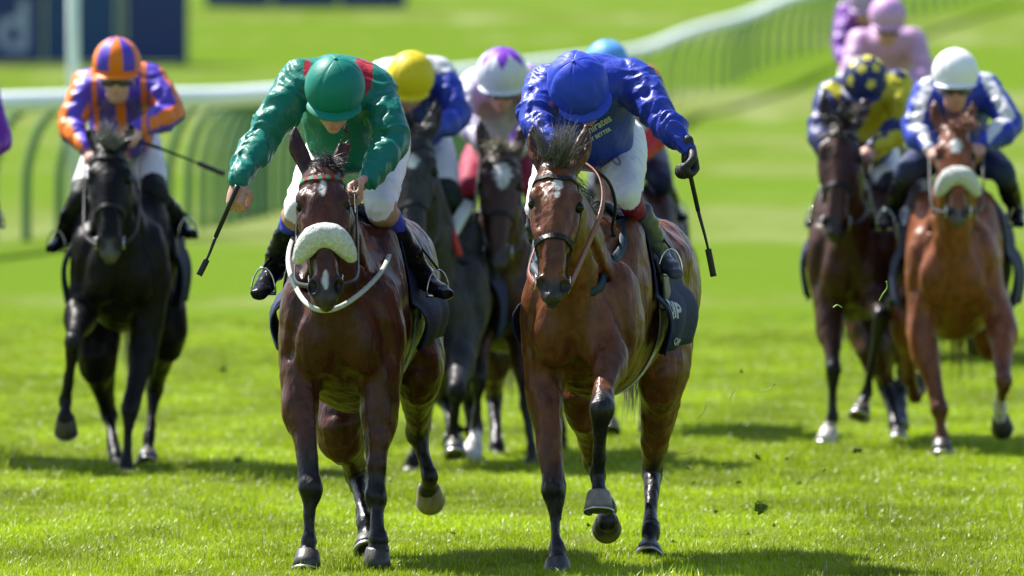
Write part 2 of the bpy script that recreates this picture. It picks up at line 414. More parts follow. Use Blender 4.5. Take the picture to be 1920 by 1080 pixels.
        kn = nrm(np.cross(nrm(F - K), side)); kn = kn if kn[1] < 0 else -kn
        S.ball(K + kn * .024, .036, k=.02); S.ball(l(E, K, .22) + side * sg * .03, (.045, .06, .11), R, k=.04)
        for q2 in (-1, 1):
            S.chain([l(K, F, .2) - kn * .03 + side * q2 * .012, l(K, F, .85) - kn * .032 + side * q2 * .013], [.011, .011], side, k=.008, sub=1)
            S.chain([l(E, K, .45) + side * q2 * .035 + kn * .025, l(E, K, .95) + side * q2 * .026 + kn * .02], [.017, .012], side, k=.014, sub=1)
            S.ball(F - kn * .028 + side * q2 * .020, .019, k=.012)
    for i, lg in enumerate(s['hind']):
        St, Hk, F, Hh = lg; sg = -1 if i == 0 else 1
        top = T(1.62, sg * .13, -.02); legs.append((St, Hk, F, Hh)); l = lambda u, v, t: u + (v - u) * t
        S.chain([top, l(top, St, .5), St, l(St, Hk, .3), l(St, Hk, .6), l(St, Hk, .85), Hk, l(Hk, F, .15), l(Hk, F, .45), l(Hk, F, .82), F, l(F, Hh, .32), l(F, Hh, .55)],
                [(.125, .23), (.125, .20), (.108, .155), (.085, .115), (.060, .078), (.044, .060), (.050, .062), (.041, .050), (.030, .041), (.031, .041), (.039, .046), (.032, .037), (.044, .047)], side, k=.05, sub=3)
        kb = nrm(np.cross(nrm(F - Hk), side)); kb = kb if kb[1] > 0 else -kb
        S.ball(Hk + kb * .045 + up * .02, (.024, .03, .045), k=.03)
        for q2 in (-1, 1):
            S.chain([l(St, Hk, .55) + side * q2 * .034, l(St, Hk, .95) + side * q2 * .030], [.018, .014], side, k=.02, sub=1); S.ball(F + kb * .028 + side * q2 * .020, .019, k=.012)
    0 and S.chain([T(.0, 0, .16), T(-.02, 0, -.05), T(.02, 0, -.24)], [(.006, .02), (.008, .022), (.006, .02)], side, k=.05, cut=True)      # cleft of the breast
    for sg in (-1, 1):
        S.chain([T(.02, sg * .10, .17), T(.03, sg * .175, .04), T(.08, sg * .20, -.12)], [.006, .010, .005], side, k=.05, cut=True)  # in front of the shoulder
        0 and S.chain([T(.02, sg * .04, -.2), T(.06, sg * .12, -.20), T(.12, sg * .20, -.17)], [.010, .014, .010], side, k=.03, cut=True)   # above the forearm
        S.chain([nb2 + side * sg * .12 + A(0, -.02, -.06), q1 + side * sg * .105 - A(0, 0, .06), mid + side * sg * .085 - A(0, 0, .05)], [.010, .012, .008], side, k=.03, cut=True)
    if s.get('hf'):
        for i in (0, 1):
            E, K = legs[i][0], legs[i][1]; sg = -1 if i == 0 else 1
            for q2 in (-.5, .1, .6):
                S.chain([E * .9 + K * .1 + side * (q2 * .07) + A(0, -.070, 0), E * .6 + K * .4 + side * (q2 * .055 + .01) + A(0, -.058, 0), E * .3 + K * .7 + side * q2 * .05 + A(0, -.043, 0)], [.007, .008, .006], side, k=.022, sub=2)
            S.chain([Hd(.36, sg * .085, .05), Hd(.48, sg * .078, .048), Hd(.60, sg * .052, .055), Hd(.70, sg * .045, .05)], [.004, .005, .005, .004], sd, k=.010, sub=2)
            S.chain([Hd(.48, sg * .078, .048), Hd(.56, sg * .070, .03), Hd(.68, sg * .058, .02)], [.004, .004, .004], sd, k=.010, sub=2)
            S.chain([T(.12, sg * .12, .15), T(.02, sg * .10, .05), T(-.01, sg * .12, -.08), T(.02, sg * .13, -.18)], [.006, .007, .007, .006], side, k=.02, sub=2)
    S.post.append(lambda p_: .0085 * fbm(p_ * 6.5, 2) + .0034 * fbm(p_ * 20, 2) + .0024 * (1 - 2 * np.abs(vnoise(p_ * A(30, 30, 9)))))
    fine = []
    if s.get('hf'):
        fb = [Hd(-.37, .14, 0), Hd(-.37, -.14, 0), Hd(1.1, .1, .08), Hd(1.1, -.1, -.08), Hd(.3, .15, .12), Hd(.3, -.15, -.12)]
        fine.append((np.min(fb, 0) - .02, np.max(fb, 0) + .02, s['hf']))
    V, Q = S.mesh(h, fine)
    # colours
    base = A(*s['coat']); col = np.tile(base, (len(V), 1)); blk = A(*s.get('points', (.012, .011, .012)))
    nz = fbm(V * 5, 3)
    col *= (1 + .18 * nz)[:, None]
    t = (V - p) @ a / HL; x = (V - p) @ sd / hs; n = (V - p) @ fr / hs; inh = (t > -.32) & (t < 1.15) & (np.abs(x) < .14) & (np.abs(n) < .16)
    mz = sstep(.84, .93, t + .02 * nz) * inh; col = col * (1 - mz[:, None]) + A(*s.get('nose', (.035, .03, .03))) * mz[:, None]
    er = (sstep(-.05, -.2, t) * inh * .55)[:, None]; col = col * (1 - er) + blk * er
    dk = (inh & (t < .03) & (t > -.06) & (n > 0))[:, None] * .5; col = col * (1 - dk) + blk * dk
    for sg in (-1, 1):
        d_ = np.linalg.norm((V - Hd(.925, sg * .056, .050)), axis=1); mk = (sstep(.046, .030, d_) * .9)[:, None]; col = col * (1 - mk) + A(.008, .006, .006) * mk
        d_ = np.linalg.norm((V - Hd(.305, sg * .095, .033)), axis=1); mk = (sstep(.040, .027, d_) * .85)[:, None]; col = col * (1 - mk) + A(.010, .007, .006) * mk
    for bt0, bt1, bw, bx in s.get('blaze', []):
        bz = inh & (n > 0); wv = bw * np.sin(np.clip((t - bt0) / (bt1 - bt0), 0, 1) * math.pi) ** .6 * (1 + .4 * vnoise(V * 60)) * ((t > bt0) & (t < bt1))
        mk = (sstep(wv + .006, wv - .006, np.abs(x - bx)) * bz * (wv > .001))[:, None]; col = col * (1 - mk) + A(.55, .53, .52) * mk
    for i, lg in enumerate(legs):
        D, tp = leg_param(V, lg); on = D < .14
        st = s.get('dark_from', .62); tj = tp + .12 * nz
        mk = (sstep(st, st + .35, tj) * on)[:, None] * s.get('dark', 1); col = col * (1 - mk) + blk * (1 + .3 * nz[:, None]) * mk
        if i in s.get('socks', {}):
            mk = (sstep(s['socks'][i], s['socks'][i] + .1, tj) * on)[:, None]; col = col * (1 - mk) + A(.62, .56, .50) * mk
    o = link_mesh('body', V, Q, s.get('coat_mat', M_COAT), root, np.clip(col, .002, 1))
    bvh = BVHTree.FromPolygons([Vector(v) for v in V], [tuple(f) for f in Q.tolist()])
    # eyes
    for sg in (-1, 1):
        c = Hd(.305, sg * .091, .033); e = Sculpt().ball(c, .0235 * hs); v, f = e.mesh(.004 if s.get('hf') else .008); link_mesh('eye', v, f, M_EYE, root)
    # hooves with shoes
    for i, lg in enumerate(legs):
        F, Hh = lg[2], lg[3]; ax = nrm(Hh - F); tw = s.get('hoof_axis', {}).get(i)
        if tw is not None: ax = nrm(tw)
        toe = s.get('toe', {}).get(i, (0, -1, 0)); toe = nrm(np.array(toe) - ax * (np.array(toe) @ ax)); lat = np.cross(ax, toe)
        c = F + (Hh - F) * .48; Lh = .085; V2 = []; n_ = 20; rings = [(0, .043, .043, 0), (.1, .047, .048, .002), (.5, .053, .057, .010), (1, .060, .066, .020), (1.0, .050, .054, .020), (.86, .035, .040, .018)]
        for tt, rl, rt, of in rings:
            for k in range(n_):
                th = 2 * math.pi * k / n_; hl = .72 if math.cos(th) < 0 else 1
                V2.append(c + ax * Lh * tt + toe * (of + rt * hl * math.cos(th)) + lat * rl * math.sin(th))
        F2 = [[r * n_ + k, r * n_ + (k + 1) % n_, (r + 1) * n_ + (k + 1) % n_, (r + 1) * n_ + k] for r in range(len(rings) - 1) for k in range(n_)] + [[(len(rings) - 1) * n_ + k for k in range(n_)], list(range(n_))[::-1]]
        hc = A(*s.get('hoofs', {}).get(i, (.045, .038, .033)))
        ho = link_mesh('hoof', V2, F2, M_HOOF, root, np.tile(hc, (len(V2), 1)))
        pts = [c + ax * (Lh + .003) + toe * (.020 + .058 * (.72 if math.cos(th) < 0 else 1) * math.cos(th)) + lat * .053 * math.sin(th) for th in np.linspace(-2.5, 2.5, 22)]
        v, f = strap(np.array(pts), .020, .008, None, 0, ax, n=1); link_mesh('horseshoe', v, f, M_STEEL, ho)
    # mane, forelock, tail
    hairc = A(*s.get('hair', (.010, .009, .009)))
    def hair(name, roots, dirs, ln, **kw):
        v, f = strands(roots, dirs, ln, **kw); c = np.tile(hairc, (len(v), 1)); link_mesh(name, v, f, M_HAIR, root, c)['kind'] = 'stuff'
    big = s.get('hf') is not None; nn_ = s.get('nhair', 420) if big else s.get('nhair', 110); rr = .0022 if big else .004
    kk = s.get('forelock', (.13, (0, -.4, .1))); rts = []; drs = []; wb = .28 if len(kk) < 3 else kk[2]
    for _ in range(18):
        cc = Hd(rng.uniform(-.09, .03), rng.normal(0, s.get('flw', .026)), .035 + rng.normal(0, .015)); dd_ = A(*kk[1]) + rng.normal(0, wb * 1.5, 3)
        for _ in range(nn_ // 18): rts.append(cc + rng.normal(0, .009, 3)); drs.append(dd_ + rng.normal(0, .10, 3))
    hair('forelock', rts, drs, kk[0], r=rr * (.75 if big else 1), seg=8, wob=.20, droop=.25 if len(kk) < 4 else kk[3])
    rts = []; drs = []
    for _ in range(nn_ * 2):
        u = rng.uniform(.22, 1); c = pe * (1 - u) + nb * u + A(0, 0, .05 + .13 * u) ; loc, no, _, _ = bvh.find_nearest(Vector(c + up * .10)); rts.append(np.array(loc) + rng.normal(0, .012, 3)); drs.append((rng.choice([-.6, .6]), .6, .1 + .3 * u))
    hair('mane', rts, drs, .10, r=rr, wob=.3, droop=1.6)
    tr = T(1.98, 0, .10); tl = s.get('tail', (0, 1, -.15)); rts = [tr + rng.normal(0, .018, 3) for _ in range(nn_)]
    hair('tail', rts, [tl] * nn_, s.get('tail_len', .75), r=rr * 1.5, seg=9, wob=.12, droop=1.3, wind=(0, .2, 0))
    return dict(root=root, bvh=bvh, Hd=Hd, T=T, hs=hs, side=side, fw=fw, a=a, fr=fr, sd=sd, legs=legs, col=s)

def tack(H, s):
    root, bvh, Hd, T, hs = H['root'], H['bvh'], H['Hd'], H['T'], H['hs']; w = .019
    st = lambda name, pts, wd, m, th=.005, n=6, off=.002: link_mesh(name, *strap(np.array(pts), wd, th, bvh, off, n=n), m, root, smooth_=False)
    if s.get('browband', True):
        v, f = strap(np.array([Hd(.10, -.10, -.03), Hd(.10, -.085, .06), Hd(.115, -.04, .10), Hd(.12, 0, .11), Hd(.115, .04, .10), Hd(.10, .085, .06), Hd(.10, .10, -.03)]), .020, .007, bvh, .002)
        bc = s.get('brow_cols')
        if bc:
            col = np.array([bc[(i // 12) % 2] for i in range(len(v))]); link_mesh('browband', v, f, M_CAP, root, col, smooth_=False)
        else: link_mesh('browband', v, f, M_LEATHER, root, smooth_=False)
    for sg in (-1, 1):
        st('cheekpiece', [Hd(-.02, sg * .07, -.06), Hd(.08, sg * .11, -.04), Hd(.25, sg * .13, -.02), Hd(.45, sg * .11, 0), Hd(.65, sg * .08, 0), Hd(.84, sg * .065, -.005)], .015, M_LEATHER)
        c = Hd(.86, sg * .064, -.005); pts = [c + A(0, 0, 0) + H['a'] * .032 * math.cos(t) + H['fr'] * .032 * math.sin(t) + H['sd'] * sg * .004 for t in np.linspace(0, 2 * math.pi, 20)]
        link_mesh('bit_ring', *tube(pts, .0042, 6, False), M_STEELP, root)
    st('headpiece', [Hd(-.01, -.075, -.05), Hd(-.03, -.03, -.02), Hd(-.035, 0, -.01), Hd(-.03, .03, -.02), Hd(-.01, .075, -.05)], .024, M_LEATHER)
    tn = s.get('nose_t', .60)
    if not s.get('fleece'):
        st('noseband', [Hd(tn + .05, -.06, -.07), Hd(tn + .02, -.085, -.01), Hd(tn - .01, -.06, .06), Hd(tn - .02, 0, .10), Hd(tn - .01, .06, .06), Hd(tn + .02, .085, -.01), Hd(tn + .05, .06, -.07)], .026, M_LEATHER, .009)
    else:
        F = Sculpt(); t0 = .59
        F.chain([Hd(t0 + .085, -.108, .01), Hd(t0 + .04, -.082, .048), Hd(t0 - .01, -.045, .085), Hd(t0 - .025, 0, .095), Hd(t0 - .01, .045, .085), Hd(t0 + .04, .082, .048), Hd(t0 + .085, .108, .01)], [.026, .042, .049, .050, .049, .042, .026], (0, -1, 0), k=.01, sub=3)
        F.post.append(lambda p: .0028 * fbm(p * 80, 3)); v, f = F.mesh(.006 if s.get('hf') else .012); fo = link_mesh('sheepskin_noseband', v, f, M_FLEECE, root)
        if 0:
            fb = BVHTree.FromPolygons([Vector(x) for x in v], [tuple(x) for x in f.tolist()]); rt_ = []; dr_ = []
            for i in rng.integers(0, len(v), 2600):
                _, no, _, _ = fb.find_nearest(Vector(v[i])); rt_.append(v[i]); dr_.append(np.array(no))
            v, f = strands(rt_, dr_, .013, r=.0016, seg=2, wob=.5, droop=.3); link_mesh('wool', v, f, M_FLEECE, fo)['kind'] = 'stuff'
    st('throat_strap', [Hd(.02, -.08, -.05), Hd(.22, -.11, -.13), Hd(.34, -.05, -.20), Hd(.36, 0, -.21), Hd(.34, .05, -.20), Hd(.22, .11, -.13), Hd(.02, .08, -.05)], .012, M_LEATHER)
    for sg, hd in zip((-1, 1), s['hands']):
        c = Hd(.87, sg * .068, -.01); q = (c + hd) / 2 + A(sg * .035, .02, -.08); r_ = s['rein_path'][sg] if s.get('rein_path', {}).get(sg) is not None else catmull([c, c * .6 + q * .4 + A(sg * .03, 0, -.02), q, hd], 7)
        link_mesh('rein', *strap(r_, s.get('rein_w', .020), .005, None, 0, (sg, -.3, .2), n=1), s.get('rein_mat', M_LEATHER), root)
    # saddle cloth: hugs the back then hangs
    V = []; nu, nv = 36, 16; d0, d1 = s.get('cloth', (.50, 1.10)); drop = s.get('drop', .30)
    for j in range(nv):
        d = d0 + (d1 - d0) * j / (nv - 1); c = T(d, 0, .02); row = []
        for sg in (-1, 1):
            arc = []; la = None
            for k in range(nu // 2 + 1):
                th = math.radians(84) * min(1, k / 11)
                dr = H['side'] * sg * math.sin(th) + A(0, 0, math.cos(th)); hit = bvh.ray_cast(Vector(c + dr * 1.0), Vector(-dr)); r = np.linalg.norm(np.array(hit[0]) - c) if hit[0] is not None else .3
                if k <= 11: q = c + dr * (r + .018)
                else:
                    e = (k - 11) / (nu // 2 - 11); q = la + A(0, 0, -drop * e) + H['side'] * sg * ((s.get('flare_left', s.get('flare', .03)) if sg < 0 else s.get('flare', .03)) * (.95 * math.sin(math.pi * e ** .75) + .45 * e) + .014 * math.sin(j * .9 + sg) * e) + H['fw'] * .03 * e * math.sin(d * 6)
                if k == 11: la = q
                arc.append(q)
            row.append(arc)
        V += row[0][::-1] + row[1][1:]
    m_ = nu + 1; F = [[j * m_ + k, j * m_ + k + 1, (j + 1) * m_ + k + 1, (j + 1) * m_ + k] for j in range(nv - 1) for k in range(m_ - 1)]
    o = link_mesh('saddle_cloth', V, np.array(F), s.get('cloth_mat', M_NAVY), root); md = o.modifiers.new('t', 'SOLIDIFY'); md.thickness = .008
    H['cloth_v'] = np.array(V).reshape(nv, m_, 3)
    # saddle and girth
    S = Sculpt(); S.chain([T(.62, 0, .37), T(.80, 0, .335), T(1.0, 0, .36)], [(.10, .03), (.13, .03), (.15, .03)], H['side'], k=.02)
    for sg in (-1, 1): S.chain([T(.78, sg * .12, .34), T(.76, sg * .235, .16), T(.76, sg * .265, .0)], [(.10, .02), (.11, .014), (.10, .012)], H['fw'], k=.02)
    v, f = S.mesh(.014); link_mesh('saddle', v, f, M_LEATHER, root)
    g = [];
    for th in np.radians(np.linspace(95, 265, 18)): dr = H['side'] * math.sin(th) + A(0, 0, math.cos(th)); hit = bvh.ray_cast(Vector(T(.74, 0, 0) + dr), Vector(-dr)); g.append(np.array(hit[0]) + dr * .006)
    link_mesh('girth', *strap(np.array(g), .075, .006, bvh, .004, n=2), s.get('girth_mat', M_WEBW), root)

# ------------------------------------------------------------------ riders
def fist_prims(S, w, h, g, n, e=0., sc=1.0):
    """hand closed round axis g; w wrist, h towards the knuckles, n palm side"""
    h = nrm(h); g = nrm(g - h * (g @ h)); n = nrm(n - h * (n @ h) - g * (n @ g)); q = sc
    S.chain([w - h * .03, w + h * .01 * q, w + h * .05 * q, w + h * .088 * q], [(.026 * q + e, .021 * q + e), (.030 * q + e, .020 * q + e), (.040 * q + e, .019 * q + e), (.040 * q + e, .015 * q + e)], g, k=.012)
    kn = w + h * .088 * q
    for i in range(4):
        f = (.92, 1.05, 1.0, .82)[3 - i]; b = kn + g * (-.031 + .0205 * i) * q + n * .004
        p1 = b + (h * .022 + n * .030) * f * q; p2 = p1 + (-h * .016 + n * .024) * f * q; p3 = p2 + (-h * .024 - n * .006) * f * q
        S.chain([b - h * .01, b, p1, p2, p3], [.0105 * q + e, .0110 * q + e, .0098 * q + e, .0092 * q + e, .0078 * q + e], g, k=.0045, sub=2)
    b = w + h * .022 * q + g * .028 * q + n * .008
    S.chain([b, b + (h * .026 + g * .018 + n * .022) * q, b + (h * .046 + g * .010 + n * .042) * q, b + (h * .056 - g * .012 + n * .050) * q], [.016 * q + e, .0135 * q + e, .0115 * q + e, .009 * q + e], g, k=.008, sub=2)
    return w + h * .078 * q + n * .030 * q, g

def rider(s):
    h = s['h']; hf = s.get('hf'); J = s['J']; X = A(1, 0, 0)
    hl, hr = J['hip']; pel = (hl + hr) / 2; sl_, sr = J['shoulder']; chest = (sl_ + sr) / 2; sd = nrm(sr - sl_)
    root = empty('person', (pel + A(0, 0, -.2)), s['label'], 'jockey', 'jockeys riding in the race')
    hc = J['helmet']; up = nrm(s.get('cap_up', (0, -.45, 1))); fwd = nrm(A(0, -1, 0) + A(*s.get('look', (0, 0, -.2)))); fwd = nrm(fwd - up * (fwd @ up)); rt = np.cross(fwd, up)
    RH = np.array([rt, fwd, up]); fo = s.get('fo', .030 if s.get('goggles') else .010); Hh = lambda x, y, z: hc + rt * x + fwd * y + up * (z - fo)
    neck0 = chest + A(0, -.02, .02); neck1 = Hh(0, -.05, -.13)
    backp = A(0, 0, s.get('hump', .07)); mid = chest * .5 + pel * .5 + backp
    grip = []
    def bodyprims(S, e, parts):
        if 'torso' in parts:
            S.chain([pel + A(0, .03, 0), pel * .75 + mid * .25 + A(0, 0, .03), mid, chest * .8 + mid * .2 + A(0, 0, .0), chest + A(0, -.05, -.02)], [(.135 + e, .10 + e), (.14 + e, .105 + e), (.165 + e, .125 + e), (.175 + e, .120 + e), (.135 + e, .085 + e)], sd, k=.05)
            for p in (sl_, sr): S.ball(p, (.068 + e), k=.07)
        if 'arms' in parts:
            for p, q, r in zip(J['shoulder'], J['elbow'], J['wrist']):
                S.chain([p, p * .5 + q * .5, q, q * .55 + r * .45, r], [.064 + e * 1.3, .060 + e * 2.2, .049 + e * 1.9, .046 + e * 1.7, .028 + e], X, k=.03)
    B = Sculpt(); bodyprims(B, -.012, ('torso', 'arms'))
    B.chain([neck0, neck1], [.062, .058], X, k=.03, sub=1)
    for i in (0, 1): B.chain([J['hip'][i], J['knee'][i], J['ankle'][i]], [.07, .042, .026], X, k=.02, sub=1); B.chain([J['ankle'][i], J['ankle'][i] * .4 + J['toe'][i] * .6], [.024, .016], X, sub=1)
    B.ball(Hh(0, 0, -.01), (.078, .095, .105), RH, k=.02); B.ball(Hh(0, .035, -.095), (.058, .062, .062), RH, k=.03)      # skull, face
    B.ball(Hh(0, .062, -.150), (.024, .022, .018), RH, k=.02)                                # chin
    B.chain([Hh(0, .090, -.045), Hh(0, .112, -.085)], [.010, .015], X, k=.010, sub=1)       # nose
    for sg in (-1, 1):
        B.ball(Hh(sg * .014, .100, -.088), .010, k=.008); B.ball(Hh(sg * .040, .068, -.085), (.022, .022, .022), RH, k=.018); B.ball(Hh(sg * .030, .098, -.050), (.015, .011, .010), RH, k=.008, cut=True)
        B.chain([Hh(sg * .012, .098, -.033), Hh(sg * .045, .082, -.034)], [.009, .007], X, k=.01, sub=1); B.ball(Hh(sg * .080, -.005, -.07), (.009, .022, .032), RH, k=.006)
    B.chain([Hh(-.022, .090, -.118), Hh(0, .099, -.116), Hh(.022, .090, -.118)], [.006, .0075, .006], X, k=.006, sub=2); B.chain([Hh(-.022, .090, -.129), Hh(0, .097, -.129), Hh(.022, .090, -.129)], [.005, .0075, .005], X, k=.006, sub=2)
    fine = []
    for i in (0, 1):
        f = s['fist'][i]; c, g = fist_prims(B, J['wrist'][i], A(*f[0]), A(*f[1]), A(*f[2])); grip.append((c, g))
        if hf: fine.append((J['wrist'][i] - .14, J['wrist'][i] + .14, .004))
    if hf: fine.append((hc - .19, hc + .15, .006))
    V, Q = B.mesh(max(h, .010), fine); sk = A(*s.get('skin', (.50, .26, .19))); col = np.tile(sk, (len(V), 1))
    lp = np.exp(-((V - Hh(0, .1, -.122)) ** 2).sum(1) / .018 ** 2)[:, None]; col = col * (1 - .5 * lp) + A(.35, .10, .09) * .5 * lp
    link_mesh('body', V, Q, mat('skin_tone', None, .5, .4, .3, 130, sss=.05), root, col)
    for sg in (-1, 1): v, f = Sculpt().ball(Hh(sg * .030, .086, -.052), .0115).mesh(.004); link_mesh('eye', v, f, M_EYE, root)
    # gloves
    for i in (0, 1):
        if s.get('glove', (0, 0))[i]:
            G = Sculpt(); f = s['fist'][i]; fist_prims(G, J['wrist'][i], A(*f[0]), A(*f[1]), A(*f[2]), .0035); v, f = G.mesh(.0045 if hf else .008); link_mesh('glove', v, f, M_GLOVE, root)
    # silks
    JK = Sculpt(); e = s.get('loose', .011); bodyprims(JK, e, ('torso', 'arms'))
    JK.ball(chest * .55 + pel * .45 + A(0, -.02, -.115), (.165, .20, .135), k=.08)
    JK.ball(mid * .6 + chest * .4 + A(0, .05, -.05), (.17, .20, .14), k=.08); JK.chain([neck0 + A(0, .02, 0), neck0 * .4 + neck1 * .6], [.075, .068], X, k=.03, sub=1)
    am = s.get('wr', 1.0)
    arms = [(np.array([J['shoulder'][i], J['elbow'][i], J['wrist'][i]])) for i in (0, 1)]
    def wr(p):
        out = .010 * fbm(p * 8, 2)
        W = p * A(20, 20, 20) + 1.6 * np.stack([vnoise(p * 6), vnoise(p * 6 + 9), vnoise(p * 6 + 19)], -1)
        out = out + .0030 * (1 - 2 * np.abs(vnoise(W * .7)))
        for a in arms:
            D, t = leg_param(p, a); bl = sstep(.16, .08, D); i = np.clip(t, 0, 1.999).astype(int); q = p - (a[i] + (a[i + 1] - a[i]) * (t - i)[:, None]); an = np.arctan2(q[:, 1], q[:, 0] + q[:, 2] * .5)
            W2 = np.stack([t * 6.5 + .5 * np.sin(an * 2 + t * 3), np.cos(an) * .9, np.sin(an) * .9], -1)
            out = out - bl * (.011 * (1 - np.abs(vnoise(W2 + 3)) * 1.6) * (.6 + .6 * np.clip(1.6 - np.abs(t - 1.1) * 1.3, 0, 1.2)) - .004) - bl * .004 * (1 - 2 * np.abs(vnoise(W2 * A(1.7, 1.2, 1.2))))
        return out * am
    JK.post.append(wr)
    V, Q = JK.mesh(h); cf = s['silk']; ctx = dict(chest=chest, pel=pel, sd=sd, arms=arms, up=up, sl=sl_, sr=sr, J=J)
    jo = link_mesh('silk_jacket', V, Q, M_SILK, root, cf(V, ctx))
    jb = BVHTree.FromPolygons([Vector(v) for v in V], [tuple(f) for f in Q.tolist()])
    # breeches
    BR = Sculpt(); BR.chain([pel + A(0, -.06, -.02), pel + A(0, .08, .0)], [(.155, .12), (.15, .12)], sd, k=.05, sub=1); ends = []
    for i in (0, 1):
        a, b, c = J['hip'][i], J['knee'][i], J['ankle'][i]; BR.chain([a, a * .5 + b * .5, b, b * .85 + c * .15, b * .62 + c * .38], [.108, .094, s.get('kr', .066), s.get('kr', .066) - .004, .048], X, k=.04, sub=2)
    BR.post.append(lambda p: .005 * fbm(p * 9, 2) + .004 * (1 - 2 * np.abs(vnoise(p * 24))))
    V, Q = BR.mesh(h * 1.1); col = np.tile(A(*s.get('breech', (.70, .69, .70))), (len(V), 1))
    for i in (0, 1):
        D, t = leg_param(V, np.array([J['hip'][i], J['knee'][i], J['ankle'][i]])); near = D < .13
        for t0, cc in s.get('bands', [(1.02, (.015, .02, .05))]): m = near & (t > t0); col[m] = A(*cc)
    link_mesh('breeches', V, Q, M_BREECH, root, col); bb = BVHTree.FromPolygons([Vector(v) for v in V], [tuple(f) for f in Q.tolist()])
    # boots and stirrups
    for i in (0, 1):
        b, c, t = J['knee'][i], J['ankle'][i], J['toe'][i]; O = Sculpt(); O.chain([b * .66 + c * .34, b * .35 + c * .65, c], [.060, .058, .042], X, k=.02, sub=2)
        d = nrm(t - c); hl_ = c - d * .03 - A(0, 0, .045); O.chain([c - A(0, 0, .02), c * .5 + t * .5 - A(0, 0, .012), t], [(.042, .040), (.044, .034), (.036, .026)], X, k=.03); O.ball(hl_, .036, k=.03)
        O.post.append(lambda p: .0055 * (1 - 2 * np.abs(vnoise(p * A(12, 12, 34)))) + .003 * fbm(p * 16, 2)); v, f = O.mesh(h); link_mesh('boot', v, f, s.get('boot_mat', M_BOOT), root)
        m = c * .35 + t * .65 - A(0, 0, .035); lat = nrm(np.cross(d, A(0, 0, 1))); arch = [m + lat * .052 * math.cos(q) + A(0, 0, 1) * (.105 * math.sin(q)) for q in np.linspace(0, math.pi, 13)]
        v1 = tube([m - lat * .053, m + lat * .053], .008, 8); v2 = tube(arch, .0042, 6); link_mesh('stirrup', *join([v1, v2]), M_STEELP, root)
        top = J['hip'][i] * .3 + b * .7 + A(0, .12, -.05); link_mesh('stirrup_leather', *strap(catmull([arch[6], (arch[6] + top) / 2 + A(0, .03, 0), top], 4), .022, .004, None, 0, (1, 0, 0), n=1), M_LEATHER, root)
    # helmet
    nu, nv = 72, 34; r = s.get('cap_r', (.122, .138, .128)); V = []
    for j in range(nv + 1):
        ph = math.pi * .5 - (math.pi * .5 + .42) * j / nv
        for k in range(nu):
            th = 2 * math.pi * k / nu; cr = math.cos(ph); fl = 1.0
            seam = 1 - .022 * math.exp(-((((th / (math.pi / 3)) + .5) % 1 - .5) / .035) ** 2) * min(1, j / 4)
            V.append([r[0] * cr * math.cos(th) * seam, r[1] * cr * math.sin(th) * seam, r[2] * math.sin(ph) * seam])
    V = np.array(V); Lc = V / A(*r)
    if s.get('cap_crumple'): V = V * (1 + s['cap_crumple'] * (fbm(V * 16, 3) + .8 * (1 - 2 * np.abs(vnoise(V * 19 + 5)))))[:, None]
    F = [[j * nu + k, (j + 1) * nu + k, (j + 1) * nu + (k + 1) % nu, j * nu + (k + 1) % nu] for j in range(nv) for k in range(nu)]
    col = s['cap'](Lc); W = hc + V @ RH
    he = link_mesh('helmet', W, np.array(F), M_CAP, root, col)
    md = he.modifiers.new('t', 'SOLIDIFY'); md.thickness = .006; md.offset = -1
    pk = []; np_ = 21; zb = -.40 * r[2]; kk = math.cos(.42)
    for j, (ex, dzz) in enumerate([(.0, .004), (.014, -.006), (.027, -.016), (.030, -.021), (.027, -.022), (.012, -.014), (-.004, -.006)]):
        for k in range(np_):
            th = math.radians(18 + 144 * k / (np_ - 1)); m = math.sin(math.pi * k / (np_ - 1)) ** .5
            pk.append([(r[0] * kk + ex * m) * math.cos(th), (r[1] * kk + ex * m) * math.sin(th), zb + dzz * m])
    F = [[j * np_ + k, j * np_ + k + 1, (j + 1) * np_ + k + 1, (j + 1) * np_ + k] for j in range(6) for k in range(np_ - 1)]
    link_mesh('peak', hc + np.array(pk) @ RH, np.array(F), M_CAP, he, np.tile(A(*s.get('peak', col[-10])), (len(pk), 1)))
    v, f = Sculpt().ball(Hh(0, 0, r[2] + .001 + fo), (.010, .010, .006), RH, k=.01).mesh(.004); link_mesh('button', v, f, M_CAP, he, np.tile(col[0], (len(v), 1)))
    pts = [Hh(.098 * math.cos(q), .01 + .100 * math.sin(q), -.052) for q in np.linspace(0, 2 * math.pi, 36)]
    if s.get('goggles'):
        pts = [Hh(.076 * math.cos(q), .012 + .100 * math.sin(q), -.058) for q in np.radians(np.linspace(18, 162, 16))]; v, f = strap(np.array(pts), .052, .010, None, 0, (0, 0, 1), n=1)
        Vg = []; 
        for q in np.radians(np.linspace(12, 168, 22)):
            notch = .016 * math.exp(-((math.degrees(q) - 90) / 10) ** 2)
            for rr, zz in ((.0, -.034), (.010, -.036), (.010, -.080 + notch), (.0, -.082 + notch)): Vg.append(Hh((.074 + rr) * math.cos(q), .012 + (.100 + rr) * math.sin(q), zz))
        F = [[i * 4 + k, i * 4 + (k + 1) % 4, (i + 1) * 4 + (k + 1) % 4, (i + 1) * 4 + k] for i in range(21) for k in range(4)]
        link_mesh('goggles', Vg, np.array(F), M_GOGG, root)
    return dict(root=root, jb=jb, bb=bb, grip=grip, jo=jo, Hh=Hh, he=he)

